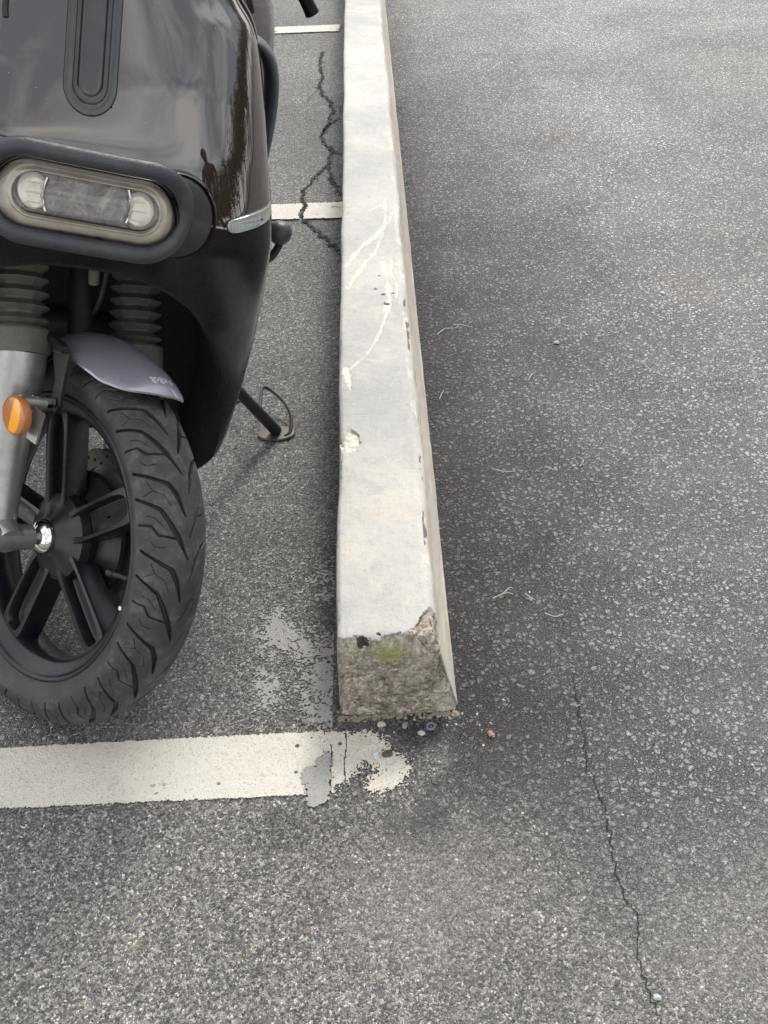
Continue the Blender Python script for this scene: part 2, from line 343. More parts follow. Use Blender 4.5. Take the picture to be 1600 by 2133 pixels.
# ------------------------------------------------------------------ mesh helpers
class MB:
    def __init__(s): s.v = []; s.f = []; s.n = 0
    def add(s, v, f):
        v = np.asarray(v, float); s.v.append(v); s.f += [tuple(i+s.n for i in q) for q in f]; s.n += len(v)
    def grid(s, P, cu=False, cv=False, flip=False):
        a, b_ = P.shape[:2]; f = []
        for i in range(a if cu else a-1):
            for j in range(b_ if cv else b_-1):
                i2, j2 = (i+1) % a, (j+1) % b_
                q = (i*b_+j, i*b_+j2, i2*b_+j2, i2*b_+j)
                f.append(q[::-1] if flip else q)
        s.add(P.reshape(-1, 3), f)
    def fan(s, ring, c):
        n = len(ring); s.add(np.vstack([ring, [c]]), [(i, (i+1) % n, n) for i in range(n)])
    def tube(s, path, r, n=16, caps=True, closed=False):
        P = np.asarray(path, float); k = len(P); r = np.broadcast_to(np.asarray(r, float), (k,))
        if closed: T = np.roll(P, -1, 0)-np.roll(P, 1, 0)
        else: T = np.gradient(P, axis=0)
        T /= np.linalg.norm(T, axis=1)[:, None]
        a = np.array([0, 0, 1.]) if abs(T[0][2]) < .9 else np.array([1., 0, 0])
        N = np.cross(T[0], a); N /= np.linalg.norm(N); rings = []
        t = np.linspace(0, 2*np.pi, n, endpoint=False)
        for i in range(k):
            N = N-T[i]*(N@T[i]); N /= np.linalg.norm(N); B = np.cross(T[i], N)
            rings.append(P[i]+r[i]*(np.cos(t)[:, None]*N+np.sin(t)[:, None]*B))
        G = np.array(rings); s.grid(G, cu=closed, cv=True)
        if caps and not closed: s.fan(G[0], P[0]); s.fan(G[-1], P[-1])
    def lathe(s, prof, C, A, X, n=48):
        """prof [(r, a)] round axis A through C"""
        Y = np.cross(A, X); t = np.linspace(0, 2*np.pi, n, endpoint=False)
        G = np.array([C+a*A+r*(np.cos(t)[:, None]*X+np.sin(t)[:, None]*Y) for r, a in prof])
        s.grid(G, cv=True)
    def box(s, c, ax, hx, bev=0):
        c = np.asarray(c, float); V = [c+sum(sg[i]*hx[i]*np.asarray(ax[i]) for i in range(3)) for sg in [(-1,-1,-1),(1,-1,-1),(1,1,-1),(-1,1,-1),(-1,-1,1),(1,-1,1),(1,1,1),(-1,1,1)]]
        s.add(V, [(0,3,2,1),(4,5,6,7),(0,1,5,4),(1,2,6,5),(2,3,7,6),(3,0,4,7)])
def smooth_path(pts, n=8, closed=False):
    P = np.asarray(pts, float); m = len(P); out_ = []
    for i in range(m if closed else m-1):
        p0, p1, p2, p3 = (P[(i+k-1) % m] for k in range(4)) if closed else (P[max(i-1, 0)], P[i], P[i+1], P[min(i+2, m-1)])
        for t in np.linspace(0, 1, n, endpoint=False):
            out_.append(.5*((2*p1)+(-p0+p2)*t+(2*p0-5*p1+4*p2-p3)*t*t+(-p0+3*p1-3*p2+p3)*t**3))
    if not closed: out_.append(P[-1])
    return np.array(out_)
def obj(name, mb, m, parent=None, smooth=True, attrs=None, base=None, angle=35):
    V = np.vstack(mb.v) if isinstance(mb, MB) else mb[0]; Fc = mb.f if isinstance(mb, MB) else mb[1]
    org = np.zeros(3)
    if parent is not None: org = np.array(parent.get('_org', (0, 0, 0)))
    elif base is not None: org = np.asarray(base, float)
    me = bpy.data.meshes.new(name); me.from_pydata((V-org).tolist(), [], [tuple(int(i) for i in q) for q in Fc]); me.update()
    me.validate()
    for k, a in (attrs or {}).items():
        at = me.attributes.new(k, 'FLOAT', 'POINT'); at.data.foreach_set('value', np.asarray(a, np.float32))
    me.materials.append(m)
    if smooth:
        me.polygons.foreach_set('use_smooth', [True]*len(me.polygons))
        me.set_sharp_from_angle(angle=R_(angle))
    o = bpy.data.objects.new(name, me); sc.collection.objects.link(o)
    if parent is not None: o.parent = parent
    else: o.location = org
    o['_org'] = tuple(float(x) for x in org)
    return o
def fixn(o):
    import bmesh
    bm = bmesh.new(); bm.from_mesh(o.data); bmesh.ops.remove_doubles(bm, verts=bm.verts, dist=1e-5); bmesh.ops.recalc_face_normals(bm, faces=bm.faces); bm.to_mesh(o.data); bm.free(); return o
def thing(name, label, cat, loc, group=None):
    o = bpy.data.objects.new(name, None); sc.collection.objects.link(o); o.location = tuple(map(float, loc)); o['_org'] = tuple(float(x) for x in loc)
    o['label'] = label; o['category'] = cat
    if group: o['group'] = group
    return o
def tag(o, label, cat, group=None):
    o['label'] = label; o['category'] = cat
    if group: o['group'] = group
    return o
def structure(o): o['kind'] = 'structure'; return o
# ------------------------------------------------------------------ ground
g = MB(); g.add([(-60, -60, 0), (60, -60, 0), (60, 60, 0), (-60, 60, 0)], [(0, 1, 2, 3)])
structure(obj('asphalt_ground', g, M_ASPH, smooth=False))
def masked_sheet(x0, x1, y0, y1, cell, fn, z, th=.0008):
    """thin layer of paint: only the grid cells that fn keeps, welded, with a little edge wobble"""
    nx, ny = int((x1-x0)/cell), int((y1-y0)/cell)
    gx, gy = np.meshgrid(np.linspace(x0, x1, nx+1), np.linspace(y0, y1, ny+1), indexing='ij')
    cx = (gx[:-1, :-1]+gx[1:, 1:])/2; cy = (gy[:-1, :-1]+gy[1:, 1:])/2
    k = fn(np.stack([cx.ravel(), cy.ravel()], 1)).reshape(cx.shape)
    idx = lambda i, j: i*(ny+1)+j
    I, J = np.nonzero(k); Fq = [(idx(i, j), idx(i+1, j), idx(i+1, j+1), idx(i, j+1)) for i, j in zip(I, J)]
    P = np.stack([gx.ravel(), gy.ravel(), np.full(gx.size, z)], 1)
    jit = rng.uniform(-.32, .32, (len(P), 2))*cell; P[:, :2] += jit
    used = np.unique(np.array(Fq).ravel()); mp_ = -np.ones(len(P), int); mp_[used] = np.arange(len(used))
    P = P[used]; Fq = [tuple(mp_[i] for i in q) for q in Fq]
    P[:, 2] += fbm(P*[1, 1, 0], 120, 2, 3)*th
    return P, Fq
def n3(P): return np.c_[P, np.zeros(len(P))]
BLOB = [(-0.095, .9290), (-0.0629, .9313), (-0.0251, .9252), (-0.0051, .8958), (0.0183, .8711), (0.0208, .8571), (0.0106, .8371), (-0.0145, .8272), (-0.0344, .8223), (-0.0360, .8357), (-0.0199, .8614), (-0.0387, .8739), (-0.0483, .8589), (-0.0578, .8518), (-0.0763, .8265), (-0.1, .8266)]
GREYP = [(-0.1147, .8699), (-0.1021, .8716), (-0.0992, .8847), (-0.0866, .8959), (-0.0830, .8683), (-0.0850, .8306), (-0.0860, .8160), (-0.1065, .8025), (-0.1132, .8209), (-0.1193, .8548)]
def line1(P):
    e = (fbm(n3(P), 260, 3, 5)-.5)*.007
    top = np.interp(P[:, 0], [-1.2, -.5334, -.3091, -.0839], [.912, .9223, .9265, .9290]); bot = np.interp(P[:, 0], [-1.2, -.5082, -.2955, -.08], [.818, .8244, .8260, .8268])
    k = (P[:, 1] < top+e) & (P[:, 1] > bot+e) & (P[:, 0] < -.094)
    wear = fbm(n3(P), 55, 4, 9)
    bl = inside(P+e[:, None]*1.5, BLOB)
    ragged = vnoise(n3(P), 330, 2)*.5+wear*.5
    inb = np.minimum(seg_dist(P, BLOB+[BLOB[0]])/.012, 1)
    grain = vnoise(n3(P), 620, 12)*.6+vnoise(n3(P), 290, 13)*.4; sd_ = np.where(bl, 1, -1)*seg_dist(P, BLOB+[BLOB[0]])
    k2 = (grain*.55+wear*.45 > .52-np.clip(sd_/.012, -1, 1)*.24) & (sd_ > -.012) & (P[:, 1] < .9285) & (P[:, 0] > -.1)
    kk = (k & ~(wear > .80)) | k2
    crack = (seg_dist(P, [(-.0835, .905), (-.082, .88), (-.084, .855), (-.083, .827)]) < .0010) | (seg_dist(P, [(-.064, .925), (-.063, .90), (-.066, .875), (-.064, .84)]) < .0008)
    return kk & ~crack & ~inside(P, GREYP)
V, Fq = masked_sheet(-1.3, .035, .80, .945, .00125, line1, .0014); structure(obj('parking_line', (V, Fq), M_PAINT, smooth=False))
def line2(P):
    e = (fbm(n3(P), 160, 2, 5)-.5)*.008
    k = (P[:, 1] < 2.711+e-.01*(P[:, 0]+.07)) & (P[:, 1] > 2.610+e-.03*(P[:, 0]+.07)) & (fbm(n3(P), 60, 3, 4) < .74)
    return k & ~(seg_dist(P+e[:, None], [(-.183, 2.733), (-.175, 2.694), (-.186, 2.65), (-.183, 2.6)]) < .0065)
V, Fq = masked_sheet(-1.6, -.070, 2.58, 2.74, .003, line2, .004); structure(obj('parking_line', (V, Fq), M_PAINT, smooth=False))
def line3(P):
    e = (fbm(n3(P), 120, 2, 5)-.5)*.010
    return (P[:, 1] < 4.456+e) & (P[:, 1] > 4.364+e) & (P[:, 0] < -.097+e*3) & (fbm(n3(P), 40, 3, 4) < .76)
V, Fq = masked_sheet(-1.9, -.08, 4.33, 4.49, .005, line3, .004); structure(obj('parking_line', (V, Fq), M_PAINT, smooth=False))
def greyp(P):
    e = (fbm(n3(P), 200, 2, 15)-.5)*.004
    d = np.where(inside(P+e[:, None], GREYP), 1, -1)*seg_dist(P, GREYP+[GREYP[0]]); return fbm(n3(P), 300, 3, 23)*.6+fbm(n3(P), 80, 3, 24)*.4 < .52+np.clip(d/.006, -1.2, 1)*.22
V, Fq = masked_sheet(-.125, -.078, .79, .90, .0012, greyp, .0026, .0004); structure(obj('grey_paint_drip', (V, Fq), M_GREY, smooth=False))
SPL = [([(-0.1944, 1.1718), (-0.1533, 1.1642), (-0.1154, 1.1261), (-0.0862, 1.1045), (-0.0853, 1.0375), (-0.1061, 1.0386), (-0.1420, 1.0687), (-0.1770, 1.0659), (-0.1976, 1.1107)], .50),
       ([(-0.1036, 1.0810), (-0.0845, 1.0799), (-0.0828, .9490), (-0.0960, .9497), (-0.1089, 1.0114)], .40),
       ([(-0.1828, 1.0243), (-0.1671, 1.0144), (-0.1640, .9832), (-0.1822, .9842), (-0.1879, .9977)], .42),
       ([(-0.1056, 1.2773), (-0.0871, 1.2879), (-0.0875, 1.1977), (-0.1062, 1.1987)], .48), ([(-.105, .99), (-.18, 1.01), (-.15, 1.03), (-.1, 1.02)], .62)]
def splat(P):
    r = fbm(n3(P), 70, 4, 31)*.45+vnoise(n3(P), 330, 3)*.3+vnoise(n3(P), 800, 4)*.25; k = np.zeros(len(P), bool)
    for poly, th in SPL:
        d = np.where(inside(P, poly), 1, -1)*seg_dist(P, poly+[poly[0]])
        k |= r > th+.040-np.clip(d/.030, -1.2, 1)*.15
    return k & (P[:, 0] < -.082)
V, Fq = masked_sheet(-.22, -.08, .93, 1.31, .0011, splat, .0009, .0003); structure(obj('grey_paint_splash', (V, Fq), M_GREY, smooth=False))
def strip(poly, wd, z, seed=0, step=.0025, jit=.22):
    P = np.asarray(poly, float); L = np.r_[0, np.cumsum(np.hypot(*np.diff(P, axis=0).T))]
    s = np.arange(0, L[-1], step); Q = np.c_[np.interp(s, L, P[:, 0]), np.interp(s, L, P[:, 1])]
    rg = np.random.default_rng(seed); Q += (fbm(np.c_[Q, np.full(len(Q), 0)], 70, 3, seed)-.5)[:, None]*.020+rg.normal(0, .0005, Q.shape)
    T = np.gradient(Q, axis=0); T /= np.linalg.norm(T, axis=1)[:, None]+1e-9; N = np.c_[-T[:, 1], T[:, 0]]
    w1 = wd*(.25+1.5*vnoise(np.c_[s*90, s*0, s*0], 1, seed)**1.5)*(1-jit+jit*2*rg.random(len(s)))*np.minimum(1, np.minimum(s, L[-1]-s)/.05+.15)
    w2 = wd*(.25+1.5*vnoise(np.c_[s*90, s*0+9, s*0], 1, seed)**1.5)*(1-jit+jit*2*rg.random(len(s)))
    G = np.stack([np.c_[Q+N*w1[:, None]*.5, np.full(len(s), z)], np.c_[Q-N*w2[:, None]*.5, np.full(len(s), z)]], 1)
    return G, Q
CR = dict(A=[(-0.160, 4.10), (-0.1648, 3.9895), (-0.1604, 3.8646), (-0.1504, 3.7822), (-0.1634, 3.6952), (-0.1485, 3.6029), (-0.1187, 3.5267), (-0.1145, 3.4467), (-0.1263, 3.3146), (-0.1468, 3.2199), (-0.1282, 3.1569), (-0.1131, 3.1078), (-0.1150, 3.0389), (-0.1211, 2.9837), (-0.1102, 2.8930), (-0.0960, 2.8228), (-0.0760, 2.7483)],
          A2=[(-.1450, 3.225), (-0.1263, 3.3146), (-0.1087, 3.3430), (-0.0900, 3.3769)], A3=[(-0.1131, 3.1078), (-0.0986, 3.0829), (-0.0773, 3.0537)],
          C=[(-.118, 3.53), (-.100, 3.50), (-.085, 3.44), (-.076, 3.40)], D=[(-.150, 3.70), (-.172, 3.64), (-.190, 3.60), (-.196, 3.52)],
          B=[(-0.1230, 2.975), (-0.1356, 2.9489), (-0.1635, 2.8707), (-0.1804, 2.8146), (-0.1829, 2.7329), (-0.1752, 2.6940), (-0.1830, 2.6240), (-0.1616, 2.5772), (-0.1422, 2.5404), (-0.1218, 2.4958), (-0.1043, 2.4526), (-0.0735, 2.4120)])
for i, (k, wd) in enumerate((('A', .0085), ('A2', .006), ('A3', .005), ('B', .0095), ('C', .0022), ('D', .0020))):
    mb = MB(); G_, Q = strip(CR[k], wd, .0036, i+3); mb.grid(G_); structure(obj('pavement_crack', mb, M_CRACK, smooth=False))
CRR = [(0.2612, 1.0188), (0.2587, .9830), (0.2571, .9150), (0.2533, .8672), (0.2574, .8105), (0.2627, .7640), (0.2578, .7172), (0.2601, .6850), (0.2709, .6418), (0.2640, .6015), (0.2647, .5629), (0.2706, .5194), (.275, .45)]
mb = MB(); G_, QR = strip(CRR, .0018, .0016, 21, .002, .45); mb.grid(G_); structure(obj('pavement_crack', mb, M_CRACK, smooth=False))
def pebble(mb, c, r, rg, sub=1):
    t = (1+5**.5)/2; V = np.array([(-1, t, 0), (1, t, 0), (-1, -t, 0), (1, -t, 0), (0, -1, t), (0, 1, t), (0, -1, -t), (0, 1, -t), (t, 0, -1), (t, 0, 1), (-t, 0, -1), (-t, 0, 1)])/1.9
    Fi = [(0, 11, 5), (0, 5, 1), (0, 1, 7), (0, 7, 10), (0, 10, 11), (1, 5, 9), (5, 11, 4), (11, 10, 2), (10, 7, 6), (7, 1, 8), (3, 9, 4), (3, 4, 2), (3, 2, 6), (3, 6, 8), (3, 8, 9), (4, 9, 5), (2, 4, 11), (6, 2, 10), (8, 6, 7), (9, 8, 1)]
    V = V*(1+rg.uniform(-.25, .25, (12, 1)))*np.array([1, rg.uniform(.6, 1), rg.uniform(.4, .7)])*r
    a = rg.uniform(0, 6.28); Rm = np.array([[math.cos(a), -math.sin(a), 0], [math.sin(a), math.cos(a), 0], [0, 0, 1]])
    mb.add(V@Rm.T+np.asarray(c), Fi)
def litter(name, pts, rad, m, seed):
    rg = np.random.default_rng(seed); mb = MB()
    for p in pts: pebble(mb, (p[0], p[1], rad[0]*.3), rg.uniform(*rad), rg)
    o = obj(name, mb, m, smooth=False); o['kind'] = 'stuff'; return o
rg = np.random.default_rng(4)
pts = []
for k in ('A', 'B', 'A2', 'A3'):
    _, Qk = strip(CR[k], .01, 0, dict(A=3, A2=4, A3=5, B=6)[k]); pts += [Qk[rg.integers(len(Qk))]+rg.normal(0, .0065, 2) for _ in range(int(len(Qk)*.45))]
litter('crack_rubble', pts, (.0012, .0032), M_CRACK, 9)
pts = [QR[rg.integers(len(QR))]+rg.normal(0, .006, 2) for _ in range(100)]
litter('crumbled_grit', pts, (.0012, .0034), M_CRUMB, 1)
pts = np.c_[rg.uniform(-.072, .094, 120), .9535-np.abs(rg.normal(0, .004, 120))]
litter('concrete_crumbs', pts, (.0015, .0048), M_CONC, 12)
pts = np.r_[np.c_[rg.normal(-.082, .006, 340), rg.uniform(.93, 3.6, 340)], np.c_[.094+np.abs(rg.normal(0, .012, 260)), rg.uniform(.96, 3.6, 260)], np.c_[rg.uniform(-.07, .11, 90), .945-np.abs(rg.normal(0, .010, 90))]]
litter('loose_dark_grit', pts, (.0012, .0036), M_DSTONE, 2)
pts = np.r_[np.c_[rg.uniform(-.03, .14, 34), rg.normal(.925, .02, 34)], np.c_[rg.uniform(-.6, .6, 150), rg.uniform(.5, .8, 150)], np.c_[rg.uniform(.12, 1.1, 110), rg.uniform(.9, 4, 110)]]
litter('scattered_pale_grit', pts, (.0010, .0026), M_STONE, 3)
# ------------------------------------------------------------------ kerb
KH, YE = .14, .957
SC = [([(0.0332, 2.3965), (0.0312, 2.3658), (0.0119, 2.3512), (-0.0064, 2.3257)], .0022), ([(0.0301, 2.3659), (0.0338, 2.2950), (0.0291, 2.2433)], .003), ([(0.0291, 2.2433), (0.0087, 2.1947), (-0.0183, 2.1532)], .0065), ([(-0.0183, 2.1532), (-0.0394, 2.1030), (-0.0558, 2.0541)], .0035),
      ([(0.0250, 2.2082), (0.0096, 2.1338), (0.0028, 2.1038)], .0018), ([(0.0028, 2.1038), (-0.0142, 2.0662), (-0.0348, 2.0123), (-0.0527, 1.9539)], .0045),
      ([(0.0202, 2.0608), (0.0258, 2.0069), (0.0289, 1.9426), (0.0284, 1.8915), (0.0250, 1.85)], .0065), ([(0.0250, 1.85), (0.0092, 1.7685), (-0.0053, 1.7195), (-0.0192, 1.6825), (-0.0457, 1.6426), (-0.0569, 1.6319)], .0022),
      ([(0.0386, 2.0660), (0.0350, 2.0166), (0.0461, 1.9621), (0.0450, 1.9042)], .003), ([(0.0475, 2.3150), (0.0400, 2.26)], .003), ([(-0.0569, 1.6385), (-0.0534, 1.6025), (-0.0479, 1.5681)], .006)]
CHIP = [(-0.0517, 1.4484), (-0.0383, 1.4308), (-0.0361, 1.4034), (-0.0440, 1.3839), (-0.0640, 1.3824), (-0.0700, 1.4188)]
prof_key = np.array([(-.0725, 0), (-.0712, .05), (-.0702, .10), (-.0692, .130), (-.0672, .1365), (-.0630, .1395), (-.055, .140), (0, .1405), (.050, .140), (.0570, .1390), (.0625, .1350), (.0655, .128), (.075, .075), (.0915, 0)])
Lk = np.r_[0, np.cumsum(np.hypot(*np.diff(prof_key, axis=0).T))]
sK = np.r_[np.linspace(0, Lk[3], 34), np.linspace(Lk[3], Lk[11], 92)[1:], np.linspace(Lk[11], Lk[-1], 52)[1:]]
PR = np.c_[np.interp(sK, Lk, prof_key[:, 0]), np.interp(sK, Lk, prof_key[:, 1])]
ys = np.r_[np.arange(YE+.022, 2.55, .0024), np.arange(2.55, 6.4, .012), [6.4]]
rows = []
for y in ys[::-1]: rows.append(np.c_[PR[:, 0], np.full(len(PR), y), PR[:, 1]])
# rounded, eroded end: shrink towards a low centre while moving forward
capc = np.array([.008, 0.02])
for q in np.linspace(0, 1, 60)[1:]:
    if q < .42:
        a = q/.42*np.pi/2; sh = .022*(1-np.cos(a)); yy = YE+.022-.022*np.sin(a)
        k = 1-sh/.09; P = capc+(PR-capc)*np.array([k*.25+.75, k]); 
    else:
        t_ = (q-.42)/.58; k = (1-.022/.09); P0 = capc+(PR-capc)*np.array([k*.25+.75, k]); P = capc*t_+P0*(1-t_); yy = YE-.004*t_
        P[:, 1] = P0[:, 1]*(1-t_)+capc[1]*t_
    P = P.copy(); P[:, 1] = np.where(PR[:, 1] <= 0, 0, P[:, 1])
    rows.append(np.c_[P[:, 0], np.full(len(P), yy), P[:, 1]])
KV = np.array(rows); sh_ = KV.shape; V = KV.reshape(-1, 3).copy()
XY = V[:, :2]
# raw (broken) region
bound = np.interp(V[:, 0], [-.07, -.03, .0, .02, .035, .048, .058, .07], [.972, .966, .972, .972, .985, 1.010, 1.022, 1.00])
bound = bound+(fbm(V, 110, 5, 2)-.5)*.020+(vnoise(V, 420, 5)-.5)*.006
onright = V[:, 0] > .0665
raw = (V[:, 1] < bound) & ~(onright & (V[:, 1] > YE+.004))
raw |= (V[:, 1] < YE+.010) & (V[:, 2] < .105)
raw = raw.astype(float); band = np.clip(1-(bound-V[:, 1])/.010, 0, 1)*raw*(V[:, 2] > .11)*(fbm(V, 60, 3, 91) > .42); band = np.maximum(band, raw*np.clip((V[:, 0]-.060)/.012, 0, 1)*(V[:, 2] < .06))
scar = np.zeros(len(V)); top = V[:, 2] > .12
nn = fbm(V, 160, 3, 8); n4 = fbm(V, 38, 3, 71); n5 = fbm(V, 330, 2, 75)
for poly, wd in SC:
    d = seg_dist(XY, poly); scar = np.maximum(scar, np.where(top & (d < wd*np.clip(3.4*n4-.85, .12, 2.2)+(n5-.5)*.004), 1, 0))
chip = inside(XY+(nn-.5)[:, None]*.006, CHIP) & top; scar = np.maximum(scar, chip)
dark = np.zeros(len(V))
for (x, y, r) in ((.0007, 1.941, .0032), (.0176, 1.9168, .0042), (.0242, 1.8779, .0055), (.0370, 1.9212, .003), (.0097, 1.9975, .002), (-.036, .9665, .006), (-.030, .9655, .003)):
    dark = np.maximum(dark, (np.hypot((XY[:, 0]-x)*.75, (XY[:, 1]-y)) < r*(.6+.8*nn)) & top)
# flaked left arris and scuffs on the right face
fl = (np.abs(V[:, 0]+.0685) < .003) & (V[:, 2] > .125) & (fbm(V*[1, .35, 1], 120, 3, 40) > .66) & (V[:, 1] < 1.9)
dark = np.maximum(dark, fl*.75)
fr = (V[:, 0] > .057) & (V[:, 2] > .10) & (fbm(V*[1, .25, 1], 90, 3, 44) > .70) & (V[:, 1] < 2.2)
dark = np.maximum(dark, fr*.8)
yel = (V[:, 0] > .053) & (V[:, 0] < .062) & top & (fbm(V*[1, .3, 1], 60, 3, 51) > .62); scar = np.maximum(scar, yel*.5)
moss = np.exp(-(((V[:, 0]-.0)/.020)**2+((V[:, 2]-.118)/.012)**2))*(V[:, 1] < YE+.02)*1.5; moss = np.clip(moss, 0, 1)
# displacement
cen = np.c_[np.zeros(len(V)), np.maximum(V[:, 1], YE+.06), np.full(len(V), .05)]; nd = V-cen; nd /= np.linalg.norm(nd, axis=1)[:, None]
amp = (fbm(V, 26, 4, 3)-.5)*.016*raw+(fbm(V, 80, 5, 6)-.5)*.013*raw-raw*.0030
amp += (fbm(V, 7, 3, 12)-.5)*.0045*(1-raw)
amp -= scar*.0012; amp -= chip*(.0035+.004*(nn-.5)); amp -= dark*.0012
keep = np.where(V[:, 2] < .002, 0, 1)
V2 = V+nd*(amp)[:, None]*keep[:, None]
V2[:, 0] += (fbm(np.c_[V[:, 1]*0, V[:, 1], V[:, 1]*0], 5, 3, 61)-.5)*.007*(V[:, 2] > .01)
V2 += nd*((fbm(V*[1, .6, 1], 24, 4, 66)-.5)*.006*np.clip((np.abs(V[:, 0]+.003)-.045)/.015, 0, 1)*keep)[:, None]
V2[:, 2] = np.where(V[:, 2] < .002, -.002, V2[:, 2])
side = np.clip((V[:, 0]-.0600)/.006, 0, 1)
a, b_ = sh_[:2]; idx = np.arange(a*b_).reshape(a, b_); q = np.stack([idx[:-1, :-1], idx[:-1, 1:], idx[1:, 1:], idx[1:, :-1]], -1).reshape(-1, 4)
far_cap = [tuple(idx[0][::-1])]
kerb = obj('concrete_kerb', (V2, [tuple(r_) for r_ in q]+far_cap), M_KERB, attrs=dict(raw=raw, band=band, scar=scar, dark=dark, moss=moss, side=side), angle=75, base=(0, YE, 0))
tag(kerb, 'long pale grey painted concrete kerb with a broken brown end and yellow scrapes', 'kerb')
# ------------------------------------------------------------------ litter things
def stone_thing(name, label, cat, x, y, r, m, flat=.5, seed=0):
    rg = np.random.default_rng(seed); mb = MB(); pebble(mb, (x, y, r*.4), r, rg)
    return tag(obj(name, mb, m, smooth=False, base=(x, y, 0)), label, cat)
stone_thing('pebble', 'pale pebble on the left bay beside the white line, left of the kerb end', 'pebble', -.1353, .9408, .0035, M_STONE, seed=1)
stone_thing('pebble', 'dull grey pebble between the paint splash and the kerb foot', 'pebble', -.1204, .9459, .006, M_CRUMB, seed=2)
stone_thing('pebble', 'dark blue-grey stone wedged at the left foot of the kerb end', 'pebble', -.0800, .968, .007, M_DSTONE, seed=3)
stone_thing('pebble', 'cream pebble just below the front of the broken kerb end', 'pebble', -.0150, .936, .0065, M_STONE, seed=4)
stone_thing('pebble', 'off-white pebble on the grit to the right of the paint blot', 'pebble', .0385, .9179, .006, M_STONE, seed=5)
stone_thing('pebble', 'small grey pebble between the kerb foot and the purple ring', 'pebble', .0165, .9320, .006, M_CRUMB, seed=11)
stone_thing('glass_chip', 'pale frosted glass chip lying in the middle of the paint blot', 'glass chip', -.0239, .8833, .0085, M_GLASSBIT, seed=6)
stone_thing('stone', 'dark brown stone right of the frosted chip in the paint blot', 'stone', -.008, .886, .0085, M_CALI, seed=7)
stone_thing('brick_fragment', 'small orange brick fragment on the dark asphalt right of the kerb end', 'brick fragment', .1316, .9132, .0065, M_BRICK, seed=8)
stone_thing('stone', 'pale bluish stone beside the crack near the bottom of the lane', 'stone', .2735, .5470, .0055, M_GLASSBIT, seed=9)
stone_thing('stone', 'cream stone chip on the lane left of the rusty stain', 'stone', .3769, 1.9347, .007, M_STONE, seed=12)
stone_thing('stone', 'white stone chip on the lane just below the rusty stain', 'stone', .6449, 2.1349, .006, M_GLASSBIT, seed=13)
mb = MB(); t_ = np.linspace(0, 2*np.pi, 24, endpoint=False); mb.tube(np.c_[.0521+.0052*np.cos(t_), .9287+.0052*np.sin(t_), np.full(24, .003)+.001*np.cos(t_)], .0021, 10, closed=True)
tag(obj('plastic_ring', mb, M_PURPLE, base=(.0521, .9287, 0)), 'small purple plastic ring lying in front of the kerb end', 'ring')
straws = [([(.1286, 1.985), (.148, 2.01), (.170, 2.012), (.176, 2.02)], 'bent dry straw lying close to the kerb, at its middle'), ([(.165, 2.025), (.185, 2.02), (.205, 2.012)], 'thin straight straw lying end to end with the bent straw by the kerb'),
          ([(.298, 1.79), (.308, 1.812), (.318, 1.82)], 'thick pale curved straw in the middle of the dark lane'), ([(.312, 1.706), (.336, 1.706)], 'short straight straw lying level below the thick curved straw'),
          ([(.535, 1.845), (.541, 1.825), (.545, 1.808)], 'upright lone straw on the lane, rightmost of the straws'), ([(.570, 2.40), (.585, 2.378), (.602, 2.366)], 'slanted straw high on the lane above the rusty stain'),
          ([(.199, 1.500), (.215, 1.493), (.236, 1.492)], 'long faint straw lying level, nearest below the kerb middle'), ([(.288, 1.50), (.298, 1.497), (.302, 1.488)], 'small hooked straw on the coarse dark lane'),
          ([(.1620, 1.172), (.1786, 1.180), (.190, 1.194), (.195, 1.190)], 'forked dry twig near the right side of the kerb end'), ([(.212, 1.178), (.222, 1.168), (.226, 1.165)], 'short crooked straw right of the forked twig'),
          ([(.493, 3.07), (.505, 3.083), (.512, 3.10)], 'pale straw far up the lane, topmost of the straws'), ([(.117, 1.735), (.1217, 1.75), (.128, 1.765)], 'short upright straw touching the kerb foot'),
          ([(.352, 1.50), (.360, 1.515), (.352, 1.530)], 'thin crossed straw on the coarse lane right of the hooked straw'), ([(.236, 1.134), (.2499, 1.1257), (.262, 1.129)], 'fine pale straw lying lowest on the lane')]
for i, (p, lb) in enumerate(straws):
    P3 = smooth_path(np.c_[np.array(p), np.full(len(p), .0035)+np.random.default_rng(i).uniform(0, .003, len(p))], 6); mb = MB(); mb.tube(P3, np.linspace(.0009, .0005, len(P3)), 6)
    if i == 8: mb.tube(np.array([(.1786, 1.180, .004), (.186, 1.182, .006), (.194, 1.180, .004)]), .0007, 6)
    tag(obj('dry_straw', mb, M_STRAW, base=(p[0][0], p[0][1], 0)), lb, 'straw', 'dry straws scattered on the dark lane')
# ------------------------------------------------------------------ scooter frames
Cw = np.array([-0.43011771, 1.09722443, 0.22500948])
n = np.array([-.62877801, -.58774804, .50910751]); h = np.array([.682869801, -.730540099, 0.]); v = np.array([.37192345, .34765415, .86070293])
v = np.cross(n, h); v *= np.sign(v[2]); b23 = R_(23); u = -math.sin(b23)*h+math.cos(b23)*v
OB = np.array([-.43724351, 1.10915165, .21541648]); Bx = np.array([.93179473, .21512176, -.2923717]); By = np.array([-.22495105, .97437006, 0]); Bz = np.array([.28487824, .06576932, .95630476])
def tow(P): P = np.asarray(P, float); return OB+P[..., 0:1]*Bx+P[..., 1:2]*By+P[..., 2:3]*Bz
def wh(H_, V_, O_): return Cw+np.multiply.outer(H_, h)+np.multiply.outer(V_, v)+np.multiply.outer(O_, n)
scooter = thing('scooter', 'dark brown glossy electric scooter leaning on its side stand, front wheel turned towards the kerb', 'scooter', (-.40, 1.10, 0))
X0, PP = -.015, 3.1
